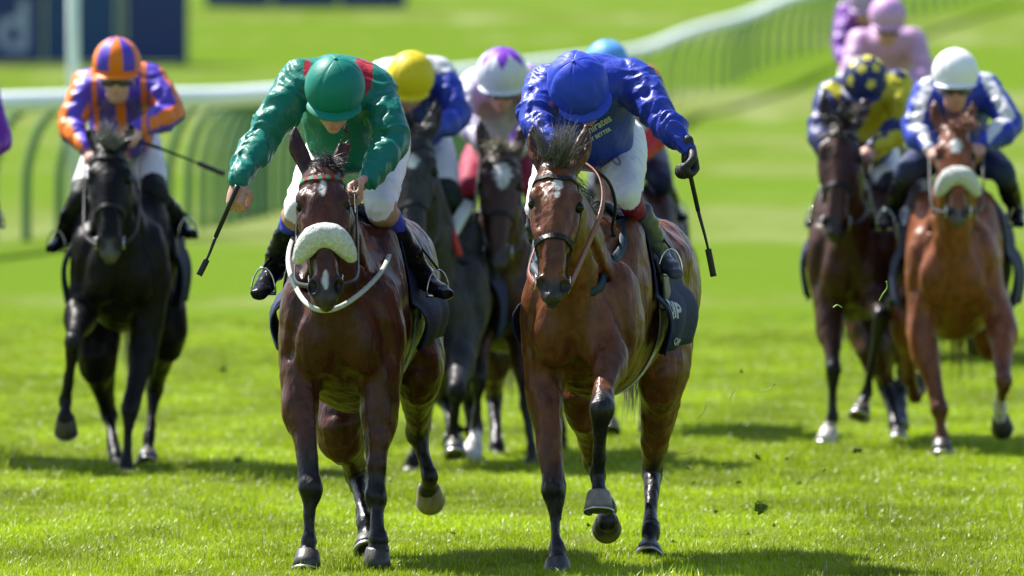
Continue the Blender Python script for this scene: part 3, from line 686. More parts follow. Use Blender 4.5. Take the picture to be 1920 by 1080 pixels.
def whip(label, a, b, tip, r=.009):
    """a grip end, b below the hand, tip"""
    a, b, tip = map(np.array, (a, b, tip)); o = empty('whip', a, label, 'whip', 'riding whips held by the jockeys')
    link_mesh('handle', *tube([a, a + (b - a) * .08, b], [.013, .010, .0095], 10), M_WHIP, o)
    q = catmull([b, b * .5 + tip * .5 + A(.004, 0, .0), tip], 6); k = int(len(q) * .55)
    link_mesh('shaft', *tube(q[:k + 1], np.linspace(.0075, .005, k + 1), 8), M_WHIP, o)
    f = q[k:]; d = nrm(f[-1] - f[0]); sdv = nrm(np.cross(d, (0, 1, 0)))
    v, g = strap(f, .026, .007, None, 0, (0, -1, 0), n=2); link_mesh('padded_flap', v, g, M_WHIP, o)
    return o

# ------------------------------------------------------------------ ground
def ground_mat():
    m, t, b = principled('turf'); L = t.links.new; geo = N(t, 'ShaderNodeNewGeometry')
    def noise(sx, sy, scale, detail=4, rough=.55):
        mp = N(t, 'ShaderNodeMapping'); mp.inputs['Scale'].default_value = (sx, sy, 1); L(geo.outputs['Position'], mp.inputs[0])
        n = N(t, 'ShaderNodeTexNoise', Scale=float(scale), Detail=float(detail), Roughness=rough); L(mp.outputs[0], n.inputs['Vector']); return n.outputs['Fac']
    def ramp(f, a, b_):
        r = N(t, 'ShaderNodeMapRange'); r.inputs[1].default_value = a; r.inputs[2].default_value = b_; L(f, r.inputs[0]); return r.outputs[0]
    def mix(f, a, b_, bt='MIX'):
        x = N(t, 'ShaderNodeMix', data_type='RGBA', blend_type=bt)
        if isinstance(f, float): x.inputs[0].default_value = f
        else: L(f, x.inputs[0])
        for i, v in ((6, a), (7, b_)):
            if isinstance(v, tuple): x.inputs[i].default_value = (*v, 1)
            else: L(v, x.inputs[i])
        return x.outputs[2]
    c = mix(ramp(noise(1, .3, .9, 4), .35, .65), (.095, .160, .004), (.138, .208, .005))
    c = mix(ramp(noise(1, .35, 3.5, 5), .5, .78), c, (.19, .23, .04))           # dry blades
    c = mix(ramp(noise(1, .4, 6, 4), .56, .76), c, (.045, .095, .003))             # dark lush tufts
    # the far part of the course is older, greyer turf cut in broad bands
    sep = N(t, 'ShaderNodeSeparateXYZ'); L(geo.outputs['Position'], sep.inputs[0])
    far = ramp(sep.outputs[1], 60, 92); farc = mix(ramp(noise(.55, .10, 1, 5), .44, .58), (.106, .155, .022), (.150, .186, .052)); farc = mix(ramp(noise(.8, .12, 1, 3), .48, .70), farc, (.195, .225, .085))
    band = noise(.02, .13, 1, 2); farc = mix(ramp(band, .42, .58), farc, (.102, .168, .017))
    c = mix(far, c, farc)
    L(c, b.inputs['Base Color']); b.inputs['Roughness'].default_value = .85; b.inputs['Specular IOR Level'].default_value = 0
    bp = N(t, 'ShaderNodeBump', Strength=.8, Distance=.03); L(noise(1, 1, 38, 6), bp.inputs['Height']); L(bp.outputs[0], b.inputs['Normal'])
    return m
xs = np.unique(np.concatenate([np.linspace(-1500, -60, 12), np.linspace(-60, -8, 14), np.linspace(-8, 8, 41), np.linspace(8, 60, 14), np.linspace(60, 1500, 12)]))
ys = np.unique(np.concatenate([np.linspace(-60, 40, 10), np.linspace(40, 66, 120), np.linspace(66, 260, 80), np.linspace(260, 5000, 60)]))
GX, GY = np.meshgrid(xs, ys); GZ = gz(GX, GY)
near = np.exp(-((GY - 52) / 14) ** 2); pp = np.stack([GX * 1.2, GY * 1.2, GX * 0], -1)
GZ = GZ + near * .014 * fbm(pp * 1.6, 3)
V = np.stack([GX, GY, GZ], -1).reshape(-1, 3); nx = len(xs); ny = len(ys)
ii = (np.arange(ny - 1)[:, None] * nx + np.arange(nx - 1)[None]).ravel(); F = np.stack([ii, ii + 1, ii + nx + 1, ii + nx], 1)
tag(link_mesh('ground', V, F, ground_mat()), kind='structure')

# grass: a few tuft meshes instanced over the part of the course near enough to show blades
def blade_mat():
    m, t, b = principled('grass_blade'); L = t.links.new; at = N(t, 'ShaderNodeAttribute', attribute_name='Col')
    oi = N(t, 'ShaderNodeObjectInfo'); geo = N(t, 'ShaderNodeNewGeometry'); mp = N(t, 'ShaderNodeMapping'); mp.inputs['Scale'].default_value = (1, .35, 1); L(geo.outputs['Position'], mp.inputs[0])
    nz = N(t, 'ShaderNodeTexNoise', Scale=.9, Detail=5.0); L(mp.outputs[0], nz.inputs['Vector'])
    mr = N(t, 'ShaderNodeMapRange'); mr.inputs[1].default_value = .35; mr.inputs[2].default_value = .65; mr.inputs[3].default_value = .62; mr.inputs[4].default_value = 1.26; L(nz.outputs['Fac'], mr.inputs[0])
    sc2 = N(t, 'ShaderNodeVectorMath', operation='SCALE'); L(at.outputs['Color'], sc2.inputs[0]); L(mr.outputs[0], sc2.inputs['Scale']); n2 = N(t, 'ShaderNodeTexNoise', Scale=2.6, Detail=4.0); L(mp.outputs[0], n2.inputs['Vector']); m2 = N(t, 'ShaderNodeMapRange'); m2.inputs[1].default_value = .54; m2.inputs[2].default_value = .74; m2.inputs[4].default_value = .6; L(n2.outputs['Fac'], m2.inputs[0])
    mxx = N(t, 'ShaderNodeMix', data_type='RGBA'); L(m2.outputs[0], mxx.inputs[0]); L(sc2.outputs[0], mxx.inputs[6]); mxx.inputs[7].default_value = (.27, .29, .07, 1); sc2 = mxx; so_ = mxx.outputs[2]; L(so_, b.inputs['Base Color'])
    b.inputs['Roughness'].default_value = .35; b.inputs['Specular IOR Level'].default_value = .35
    tr = N(t, 'ShaderNodeBsdfTranslucent'); L(so_, tr.inputs['Color']); ms = N(t, 'ShaderNodeMixShader'); ms.inputs[0].default_value = .5
    out = t.nodes['Material Output']; L(b.outputs[0], ms.inputs[1]); L(tr.outputs[0], ms.inputs[2]); L(ms.outputs[0], out.inputs[0])
    return m
M_BLADE = blade_mat(); tufts = bpy.data.collections.new('grass_tufts')
def tuft_mesh(n, R, hgt, wid, dry=.06):
    V = []; F = []; col = []; o = 0
    for _ in range(n):
        a = rng.uniform(0, 6.28); r = R * math.sqrt(rng.uniform()); x, y = r * math.cos(a), r * math.sin(a); h = hgt * rng.uniform(.45, 1.25); ln = rng.uniform(.1, .9) * h; la = rng.uniform(0, 6.28)
        d = A(math.cos(la), math.sin(la), 0); wv = A(math.cos(la + 1.57 + rng.normal(0, .5)), math.sin(la + 1.57), 0) * wid * rng.uniform(.7, 1.3); p = A(x, y, -.004)
        m1 = p + d * ln * .3 + A(0, 0, h * .55); tp = p + d * ln + A(0, 0, h * (1 - .25 * ln / h))
        V += [p - wv, p + wv, m1 - wv * .8, m1 + wv * .8, tp]; F += [[o, o + 1, o + 3, o + 2], [o + 2, o + 3, o + 4]]; o += 5
        c = A(.272, .372, .006) * rng.uniform(.75, 1.25) if rng.uniform() > dry else A(.55, .55, .34)
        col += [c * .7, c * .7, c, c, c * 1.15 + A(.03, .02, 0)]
    return V, F, np.array(col)
for i in range(5):
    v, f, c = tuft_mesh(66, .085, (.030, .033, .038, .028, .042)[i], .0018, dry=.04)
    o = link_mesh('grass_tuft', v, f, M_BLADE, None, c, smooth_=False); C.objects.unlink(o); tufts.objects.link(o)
def scatter(name, y0, y1, xw, dens, label, s0=.8, s1=1.25, mask=None, zs=1):
    n = int((y1 - y0) * xw * 2 * dens); X = rng.uniform(-xw, xw, n); Y = rng.uniform(y0, y1, n)
    if mask is not None: k = mask(X, Y); X = X[k]; Y = Y[k]
    Z = gz(X, Y) + np.exp(-((Y - 52) / 14) ** 2) * .014 * fbm(np.stack([X * 1.2, Y * 1.2, X * 0], -1) * 1.6, 3)
    me = bpy.data.meshes.new(name); me.vertices.add(len(X)); me.vertices.foreach_set('co', np.stack([X, Y, Z], 1).astype(np.float32).ravel())
    o = bpy.data.objects.new(name, me); C.objects.link(o); tag(o, label, kind='stuff')
    ng = bpy.data.node_groups.new(name, 'GeometryNodeTree'); ng.interface.new_socket('Geometry', in_out='INPUT', socket_type='NodeSocketGeometry'); ng.interface.new_socket('Geometry', in_out='OUTPUT', socket_type='NodeSocketGeometry')
    gi = ng.nodes.new('NodeGroupInput'); go = ng.nodes.new('NodeGroupOutput'); iop = ng.nodes.new('GeometryNodeInstanceOnPoints'); ci = ng.nodes.new('GeometryNodeCollectionInfo')
    ci.inputs['Collection'].default_value = tufts; ci.inputs['Separate Children'].default_value = True; ci.inputs['Reset Children'].default_value = True; iop.inputs['Pick Instance'].default_value = True
    rv = ng.nodes.new('FunctionNodeRandomValue'); rv.data_type = 'FLOAT_VECTOR'; rv.inputs[0].default_value = (-.12, -.12, 0); rv.inputs[1].default_value = (.12, .12, 6.28)
    rs = ng.nodes.new('FunctionNodeRandomValue'); rs.data_type = 'FLOAT_VECTOR'; rs.inputs[0].default_value = (s0, s0, s0 * .7 * zs); rs.inputs[1].default_value = (s1, s1, s1 * 1.2 * zs)
    L = ng.links.new; L(gi.outputs[0], iop.inputs['Points']); L(ci.outputs[0], iop.inputs['Instance']); L(rv.outputs[0], iop.inputs['Rotation']); L(rs.outputs[0], iop.inputs['Scale']); L(iop.outputs[0], go.inputs[0])
    md = o.modifiers.new('scatter', 'NODES'); md.node_group = ng; return o
edge = lambda X, Y: rng.uniform(0, 1, len(X)) < np.clip((9.5 - np.abs(X)) / 5.5, 0, 1) * np.clip((Y - 39.5) / 3.5, 0, 1)
scatter('grass', 40.0, 54, 9, 210, 'short green turf grass in the foreground', mask=edge)
scatter('grass', 54, 84, 10, 120, 'short green turf grass under the field of horses', 1.0, 1.5, mask=lambda X, Y: (rng.uniform(0, 1, len(X)) < np.clip((10.5 - np.abs(X)) / 5.5, 0, 1)) & (rng.uniform(0, 1, len(Y)) > ((Y - 54) / 30) ** .8), zs=.7)
scatter('grass_clumps', 43.2, 60, 3.4, 2.2, 'taller tufts standing out of the turf', 1.0, 1.6, zs=1.7)

# ------------------------------------------------------------------ the field
def mirror_fist(): pass
def srgb(r, g, b): return tuple(((c / 255) / 12.92 if c / 255 <= .04045 else (((c / 255) + .055) / 1.055) ** 2.4) for c in (r, g, b))
GREEN = A(.001, .155, .112); RED = A(.30, .008, .014); ROYAL = A(.014, .036, .33); WHITE = A(.58, .58, .62); PURPLE = A(.14, .025, .34); YELLOW = A(.64, .50, .01); ORANGE = A(.72, .17, .008); VIOLET = A(.085, .05, .46); NAVY = A(.010, .014, .06); PINK = A(.55, .33, .50); SKY = A(.10, .32, .70)
BAY = (.08, .024, .010); BROWN = (.035, .014, .009); BLACK = (.009, .008, .009); CHEST = (.18, .054, .018); GREYD = (.045, .045, .052)

def solid(c): return lambda V, x: np.tile(A(*c), (len(V), 1))
def cap_solid(c): return lambda L: np.tile(A(*c), (len(L), 1))

def runner(d0, hs, rs, J):
    """one horse with its tack and its jockey"""
    rs['hands'] = None
# ---- leading bay, blue silks
d0 = 45.0; J = lambda x, y, dy=0: P(x, y, d0 + dy)
blue = dict(h=.009, hf=.006, label='leading bay horse with white star, upright forelock and plain black noseband', coat=(.116, .037, .013), poll=J(1045, 318, -.42), muzzle=J(1034, 566, -.70),
    chest=J(1078, 598, 0), rump=J(1196, 530, 1.75), roll=-.02, yaw=-.06, blaze=[(.13, .24, .020, 0), (.24, .30, .010, .0)],
    fore=[(J(1022, 700, .20), J(1038, 918, .02), J(1044, 1028, -.02), J(1045, 1068, -.05)), (J(1142, 655, .05), J(1127, 762, -.30), J(1121, 888, -.12), J(1124, 958, -.20))],
    hind=[(J(1100, 735, 1.35), J(1112, 868, 1.70), J(1136, 948, 1.45), J(1140, 1000, 1.30)), (J(1243, 690, 1.30), J(1222, 885, 1.62), J(1220, 1000, 1.32), J(1215, 1050, 1.2))],
    hoof_axis={1: (0, -.35, -1), 2: (0, .95, -.25)}, toe={1: (0, -1, -.1), 2: (0, -.2, -1)}, hoofs={1: (.17, .145, .12)},
    forelock=(.155, (.30, -.35, 1.4), .22, .15), flw=.026, hair=(.115, .108, .108), nhair=560, rein_mat=M_LEATHER, tail=(-.1, .7, -.8), tail_len=.62, flare=.05, flare_left=.07, drop=.24, dark_from=.70)
Hb = horse(blue); blue['hands'] = (J(1040, 285, -.02), J(1150, 330, .25)); blue['hands'] = (J(1045, 290, .02), J(1120, 330, .1))
blue['rein_path'] = {1: catmull([Hb['Hd'](.87, .07, 0), J(1102, 460, -.42), J(1130, 385, -.25), J(1122, 330, -.12), J(1085, 300, 0)], 6)}; blue['rein_mat'] = M_TAN; blue['rein_w'] = .030
tack(Hb, blue)
bs = [J(1192, 420, .62), J(1170, 450, .42), J(1130, 505, .14), J(1085, 545, .02), J(1035, 540, .04), J(1000, 500, .2), J(985, 450, .5)]
link_mesh('breast_strap', *strap(np.array(bs), .040, .010, Hb['bvh'], .014, n=8), mat('dark_teal_webbing', (.012, .03, .045), .6, .3, .3, 200), Hb['root'])
link_mesh('draw_rein', *tube(catmull([J(1100, 308, .0), J(1140, 340, .05), J(1154, 385, .1), J(1148, 430, .2), J(1160, 455, .45), J(1165, 470, .62)], 6), .007, 6), M_LEATHER, Hb['root'])
def silk_blue(V, x): return np.tile(ROYAL, (len(V), 1))
rb = rider(dict(h=.0068, hf=True, label='jockey in plain royal blue silks leaning low and swinging whip beside bay neck', silk=silk_blue, glove=(1, 1), kr=.055, boot_mat=M_BOOTG, bands=[(1.0, (.20, .008, .055)), (1.25, (.012, .012, .014))],
    cap=cap_solid(ROYAL * 1.5), cap_up=(-.16, -.72, .70), look=(.45, 0, -.9), cap_crumple=.026, hump=.07,
    J=dict(helmet=J(1084, 157, .12), shoulder=(J(1022, 160, .42), J(1190, 152, .42)), elbow=(J(1003, 226, .22), J(1238, 218, .26)), wrist=(J(1040, 272, .04), J(1290, 278, .12)),
           hip=(J(1068, 255, .98), J(1162, 262, .98)), knee=(J(1010, 392, .45), J(1178, 368, .36)), ankle=(J(1018, 470, .8), J(1236, 474, .78)), toe=(J(1012, 505, .62), J(1268, 512, .60))),
    fist=[((.1, -.6, -.6), (.6, .4, -.5), (0, -.5, .2)), ((.15, -.1, -1), (-.05, 0, 1), (-1, -.2, 0))]))
whip('thin black whip hanging from the black glove of the blue jockey', rb['grip'][1][0] + A(0, 0, .055), J(1309, 395, .10), J(1338, 518, .14))

# ---- second, green silks
d0 = 45.15; J = lambda x, y, dy=0: P(x, y, d0 + dy)
green = dict(h=.009, hf=.006, label='bay horse with white sheepskin noseband and pale neck strap galloping in front', coat=(.058, .016, .008), poll=J(604, 318, -.42), muzzle=J(612, 566, -.66),
    chest=J(632, 615, 0), rump=J(700, 530, 1.75), roll=0, yaw=0, blaze=[(.14, .28, .014, 0), (.80, .95, .011, 0)], scale=1.10, fleece=True,
    fore=[(J(562, 720, .15), J(582, 915, .0), J(579, 1015, -.02), J(576, 1052, -.05)), (J(712, 735, .15), J(705, 930, .05), J(708, 1010, .0), J(707, 1044, .0))],
    hind=[(J(640, 790, 1.15), J(668, 890, 1.45), J(688, 985, 1.15), J(690, 1034, 1.05)), (J(785, 690, 1.3), J(782, 812, 1.65), J(806, 892, 1.6), J(800, 935, 1.72))],
    hoof_axis={3: (.1, .85, -.5)}, toe={3: (0, -.5, -1)}, hoofs={3: (.20, .16, .11)}, forelock=(.075, (.8, -.5, -.05), .4, .6), nhair=260, flw=.035, tail=(.0, .6, -.9), tail_len=.4, flare=.05, flare_left=.05, drop=.20, nose=(.05, .035, .03), dark_from=.55)
Hg = horse(green); green['hands'] = (J(560, 380, .1), J(665, 352, .0)); green['brow_cols'] = ((.25, .03, .03), (.05, .2, .12)); green['rein_mat'] = M_LEATHER
tack(Hg, green)
nk = [J(722, 405, .95), J(735, 440, .62), J(726, 490, .25), J(700, 528, .0), J(655, 566, -.30), J(612, 583, -.42), J(575, 570, -.38), J(550, 530, -.15), J(540, 490, .15), J(548, 450, .5), J(570, 420, .85)]
link_mesh('neck_strap', *strap(np.array(nk), .021, .008, None, 0, (0, -1, .25), n=5), M_WEBW, Hg['root'])
def silk_green(V, x):
    c = np.tile(GREEN, (len(V), 1)); ns = x['chest'] + A(.0, -.03, .03)
    for sg in (-1, 1):
        p = x['chest'] + x['sd'] * (.105 if sg > 0 else -.125) + A(0, -.02, .04); m = (((V - p) / (A(.042, .13, .12) if sg > 0 else A(.020, .09, .05))) ** 2).sum(1) < 1; c[m] = RED
    m = (np.linalg.norm((V - x['J']['helmet'] - A(0, .08, -.12)) / A(.14, .12, .075), axis=1) < 1); c[m] = RED
    return c
rg = rider(dict(h=.0068, hf=True, label='jockey in green silks with red shoulder patches holding whip low out to the side', silk=silk_green, bands=[(1.0, (.36, .22, .15)), (1.14, (.035, .05, .42)), (1.5, (.012, .012, .014))],
    cap=cap_solid(GREEN * 1.15), cap_up=(.03, -.50, .9), look=(-.05, 0, -.7), hump=.07, skin=(.55, .30, .23),
    J=dict(helmet=J(628, 163, .10), shoulder=(J(562, 152, .40), J(706, 168, .40)), elbow=(J(492, 256, .24), J(733, 268, .24)), wrist=(J(446, 340, .02), J(690, 338, .06)),
           hip=(J(628, 262, .96), J(722, 262, .96)), knee=(J(562, 395, .48), J(712, 388, .40)), ankle=(J(512, 500, .78), J(790, 512, .74)), toe=(J(484, 552, .60), J(838, 552, .56))),
    fist=[((-.12, -.25, -.95), (.28, .1, .75), (.9, -.5, -.1)), ((-.75, -.35, -.45), (-.2, -.6, .5), (-.3, -.4, -.8))]))
whip('black whip with grey padded flap held by the green jockey', J(446, 348, -.03), J(404, 445, -.03), J(373, 516, -.03))

# ---- the runners behind, out of focus
def pack(n, d0, chest, poll, muzzle, fore, hind, coat, label, rd, rlabel, rump=None, h=.016, **kw):
    J = lambda x, y, dy=0: P(x, y, d0 + dy); s0 = ppm(d0)
    rump = rump or (chest[0] + 25, chest[1] - 45)
    sp = dict(h=h, coat=coat, label=label, poll=J(*poll, -.42), muzzle=J(*muzzle, -.70), chest=J(*chest, 0), rump=J(*rump, 1.75), flare=.04, tail=(0, .6, -.9))
    sp['fore'] = [tuple(J(*q) for q in lg) for lg in fore]; sp['hind'] = [tuple(J(*q) for q in lg) for lg in hind]; sp.update(kw)
    H = horse(sp); hd = rd['wrist']; sp['hands'] = (J(*hd[0], .0), J(*hd[1], .0)); tack(H, sp)
    dd = dict(helmet=.12, shoulder=.36, elbow=.22, wrist=.0, hip=.92, knee=.42, ankle=.76, toe=.58); JJ = {}
    for k, dy in dd.items():
        v = rd[k]; JJ[k] = J(*v, dy) if k == 'helmet' else tuple(J(*(q if len(q) == 3 else (*q, dy))) for q in v)
    f = rd.get('fist', [((.3, -.6, -.4), (.5, .3, .6), (0, -.6, -.6)), ((-.3, -.6, -.4), (-.5, .3, .6), (0, -.6, -.6))])
    R = rider(dict(h=.013, label=rlabel, J=JJ, fist=f, **{k: v for k, v in rd.items() if k not in dd and k != 'fist'}))
    return H, R
def legs_like(cx, cy, gy, k, flip=1, var=0):
    """gallop poses of the hidden legs: offsets in metres from the breast, cy/gy = pixel rows of breast and ground"""
    a = [[(-.12, .55, .18), (-.09, .36, -.05), (-.08, .10, .05), (-.09, .02, .0)], [(.14, .62, .0), (.12, .46, -.3), (.10, .24, -.12), (.11, .13, -.2)]]
    b = [[(.02, .70, 1.3), (.05, .42, 1.7), (.10, .26, 1.5), (.10, .16, 1.3)], [(.20, .72, 1.3), (.19, .38, 1.62), (.20, .12, 1.35), (.19, .02, 1.25)]]
    if var: a = [[(-.14, .56, -.05), (-.13, .42, -.32), (-.13, .20, -.2), (-.12, .08, -.3)], [(.11, .58, .2), (.08, .36, .02), (.07, .10, .0), (.07, .02, -.03)]]
    f = lambda L: [tuple((cx + x * flip * k, gy - z * k, y) for x, z, y in lg) for lg in L]
    a, b = f(a), f(b)
    return (a, b) if flip > 0 else (a[::-1], b[::-1])
def bx_(V, p, r): return ((((V - p) / A(*r)) ** 2).sum(1) < 1)

# black horse, orange and violet rider
def silk_ov(V, x):
    c = np.tile(VIOLET, (len(V), 1)); q = (V - x['chest']) @ x['sd']; c[(np.abs(q) > .11) & (np.abs(q) < .14)] = ORANGE; c[(np.abs(q) < .022)] = ORANGE
    for a, sg in zip(x['arms'], (-1, 1)):
        D, t = leg_param(V, a); on = (D < .12) & (np.abs(q) > .15)
        i = np.clip(t, 0, 1.999).astype(int); cen = a[i] + (a[i + 1] - a[i]) * (t - i)[:, None]; ang = np.arctan2((V - cen)[:, 2], (V - cen)[:, 0] * sg + .001 * (V - cen)[:, 1]); c[on] = VIOLET
        c[on & (np.sin(ang * 2 + .9) > .1)] = ORANGE
    return c
def cap_ov(L):
    c = np.tile(ORANGE, (len(L), 1)); q = np.arctan2(L[:, 0], L[:, 1] + 1e-6); c[np.sin(q * 5 + math.pi * .5 + 3.14159) > .15] = VIOLET; c[L[:, 2] < -.28] = ORANGE; return c
H1, R1 = pack(1, 56.4, (222, 500), (206, 282), (206, 484),
    [[(152, 590, .15), (138, 640, -.30), (123, 752, -.12), (124, 812, -.22)], [(272, 640, .2), (243, 768, .02), (237, 862, 0), (235, 900, -.03)]],
    [[(182, 660, 1.2), (204, 778, 1.5), (217, 862, 1.2), (221, 886, 1.1)], [(312, 620, 1.35), (290, 730, 1.7), (279, 825, 1.55), (276, 872, 1.45)]],
    (.007, .006, .006), 'black racehorse on the left with grizzled forelock', dict(helmet=(219, 117), shoulder=((165, 158), (283, 152)), elbow=((134, 232), (322, 212)), wrist=((160, 280), (262, 240)), hip=((205, 268), (262, 268)), knee=((152, 372), (292, 362)), ankle=((118, 440), (338, 420)), toe=((98, 466), (360, 440)),
    silk=silk_ov, cap=cap_ov, cap_up=(0, -.10, 1), goggles=True, skin=(.58, .32, .25), bands=[(.85, (.012, .014, .016))], peak=(.80, .20, .012)),
    'jockey in orange and violet striped silks and goggles on the black horse', rump=(248, 455), coat_mat=M_COATD, forelock=(.10, (.0, -.6, .9), .25, .2), nhair=200, hair=(.20, .19, .185), hoof_axis={0: (0, .6, -.8)}, nose=(.10, .09, .08), hands=None)
whip('long dark whip pointing right from the orange and violet jockey', P(250, 262, 56.35), P(300, 278, 56.3), P(420, 326, 56.2))

# dark grey horse, yellow cap
def silk_rw(V, x):
    c = np.tile(ROYAL * 1.1, (len(V), 1))
    for p in (x['sl'], x['sr']): c[bx_(V, p + A(0, 0, .05), (.10, .12, .075))] = WHITE
    return c
f3, h3 = legs_like(812, 600, 900, 371)
f3[0] = [(800, 700, .1), (792, 800, .05), (775, 865, .0), (768, 896, -.03)]
H3, R3 = pack(3, 57.0, (822, 560), (774, 258), (776, 492), f3, h3, (.035, .033, .036), 'dark grey racehorse with red and white breast strap behind the green jockey',
    dict(helmet=(770, 143), shoulder=((722, 142), (826, 138)), elbow=((700, 220), (856, 218)), wrist=((752, 262), (806, 250)), hip=((745, 268), (812, 268)), knee=((705, 380), (840, 372)), ankle=((690, 430), (880, 430)), toe=((682, 455), (902, 458)),
    silk=silk_rw, cap=cap_solid(YELLOW), cap_up=(.05, -.45, .95), look=(-.2, 0, -.3), bands=[(.85, (.010, .02, .014))]), 'jockey in royal blue silks with white shoulders and yellow cap', rump=(850, 510), coat_mat=M_COATD, blaze=[(.20, .32, .022, 0)], forelock=(.12, (-.2, -.4, .9), .3, .3), hands=None)
J = lambda x, y, dy=0: P(x, y, 57 + dy)
bs = [J(880, 380, .5), J(862, 410, .2), J(838, 450, -.02), J(800, 490, -.12), J(765, 470, -.05), J(745, 420, .2)]
link_mesh('breast_strap', *strap(np.array(bs), .07, .012, None, .0, (0, -1, .2), n=6), M_WEBW, H3['root'])
link_mesh('breast_strap_band', *strap(np.array([J(842, 405, .12), J(850, 440, -.03), J(862, 478, -.03)]), .035, .016, None, 0, (0, -1, .2), n=4), mat('red_webbing', (.45, .02, .03), .6), H3['root'])

# brown horse with white face, white and purple rider
def silk_wp(V, x):
    c = np.tile(WHITE * A(.95, .85, .98), (len(V), 1)); n_ = vnoise(V * 9 + 4); c[n_ > .42] = PURPLE * 1.8; m = bx_(V, x['chest'] + A(0, -.06, -.10), (.17, .2, .14)); c[m & (n_ > -.2)] = A(.50, .34, .55)
    return c
def cap_star(L):
    c = np.tile(WHITE, (len(L), 1)); r = np.arccos(np.clip(L[:, 2], -1, 1)); th = np.arctan2(L[:, 1], L[:, 0]); c[r < .55 + .62 * np.abs(((th / (math.pi / 3) + .5) % 1) - .5) * 2 - .05] = PURPLE * 1.3; return c
f4 = [[(905, 600, .1), (897, 705, -.12), (893, 802, -.05), (884, 862, -.15)], [(978, 625, .2), (988, 750, .05), (997, 842, .0), (998, 880, -.03)]]
h4 = [[(925, 660, 1.2), (926, 745, 1.5), (932, 840, 1.2), (933, 868, 1.15)], [(1018, 650, 1.3), (1040, 740, 1.6), (1050, 805, 1.5), (1046, 835, 1.6)]]
H4, R4 = pack(4, 58.0, (938, 540), (940, 290), (932, 502), f4, h4, (.05, .02, .013), 'brown racehorse with a large white star between the two leaders',
    dict(helmet=(941, 137), shoulder=((888, 160), (988, 152)), elbow=((868, 222), (1002, 232)), wrist=((902, 268), (972, 275)), hip=((905, 292), (972, 292)), knee=((880, 345), (1000, 350)), ankle=((868, 400), (1010, 410)), toe=((855, 430), (1030, 440)),
    silk=silk_wp, cap=cap_star, cap_up=(.02, -.30, 1), goggles=True, glove=(1, 1), breech=(.25, .02, .05), bands=[(1.0, (.012, .012, .015))], cap_r=(.135, .150, .135)), 'jockey in white and lilac silks with purple star on white cap', rump=(955, 500), blaze=[(.10, .38, .042, .01)], socks={0: 2.1, 2: 5}, hoofs={0: (.5, .48, .46)}, hoof_axis={0: (-.25, -.2, -1)}, hair=(.22, .19, .13), hands=None)

# mostly hidden: red silks, light blue cap
def silk_red(V, x):
    c = np.tile(A(.48, .02, .02), (len(V), 1)); c[bx_(V, x['chest'] * .6 + x['pel'] * .4 + A(.02, -.08, -.06), (.11, .3, .12))] = WHITE * .8
    for p in (x['sl'], x['sr']): c[bx_(V, p, (.09, .12, .08))] = A(.75, .13, .04)
    return c
f6, h6 = legs_like(1185, 520, 838, 341, 1, 1)
H6, R6 = pack(6, 62.0, (1185, 500), (1150, 290), (1150, 470), f6, h6, (.05, .02, .012), 'dark bay racehorse almost hidden behind the blue jockey',
    dict(helmet=(1138, 118), shoulder=((1116, 152), (1212, 155)), elbow=((1100, 220), (1246, 238)), wrist=((1130, 290), (1196, 295)), hip=((1150, 290), (1215, 290)), knee=((1120, 360), (1240, 340)), ankle=((1110, 400), (1262, 390)), toe=((1100, 420), (1280, 408)),
    silk=silk_red, cap=cap_solid(SKY), cap_up=(0, -.3, 1), breech=(.10, .11, .14), bands=[(.7, (.015, .02, .05))]), 'jockey in red and white silks with light blue cap behind the blue jockey', rump=(1205, 455), hands=None)

# brown horse, navy and yellow rider
def silk_ny(V, x):
    c = np.tile(A(.50, .44, .02), (len(V), 1)); c[vnoise(V * 9.5 + 2) > .12] = NAVY * 1.6; c[(V[:, 0] < x['sl'][0] + .05)] = NAVY * 2.2
    m = (vnoise(V * 12 + 8) > .35) & (V[:, 0] < x['sl'][0] + .05); c[m] = A(.55, .50, .03); return c
def cap_ny(L):
    c = np.tile(NAVY * 1.6, (len(L), 1)); 
    for a, b in ((0, 90), (38, 90), (38, 30), (38, 150), (38, 210), (38, 330), (75, 60), (75, 120), (75, 0), (75, 180), (20, 270), (60, 270)):
        a, b = math.radians(a), math.radians(b); ctr = A(math.sin(a) * math.cos(b), math.sin(a) * math.sin(b), math.cos(a)); v = L / np.linalg.norm(L, axis=1)[:, None]; dd = np.arccos(np.clip(v @ ctr, -1, 1))
        u1 = nrm(np.cross(ctr, (0.1, .2, 1))); u2 = np.cross(ctr, u1); th = np.arctan2(v @ u2, v @ u1); rr = .13 + .14 * np.abs(((th / (2 * math.pi / 5)) % 1) - .5) * 2; c[dd < rr] = A(.62, .55, .05)
    return c
f7 = [[(1556, 590, .15), (1562, 690, -.02), (1560, 785, .0), (1550, 826, -.03)], [(1640, 560, .1), (1652, 590, -.32), (1624, 735, -.10), (1608, 790, -.22)]]
h7 = [[(1640, 650, 1.2), (1662, 720, 1.5), (1680, 800, 1.2), (1684, 830, 1.1)], [(1690, 620, 1.3), (1700, 700, 1.6), (1690, 760, 1.4), (1684, 800, 1.3)]]
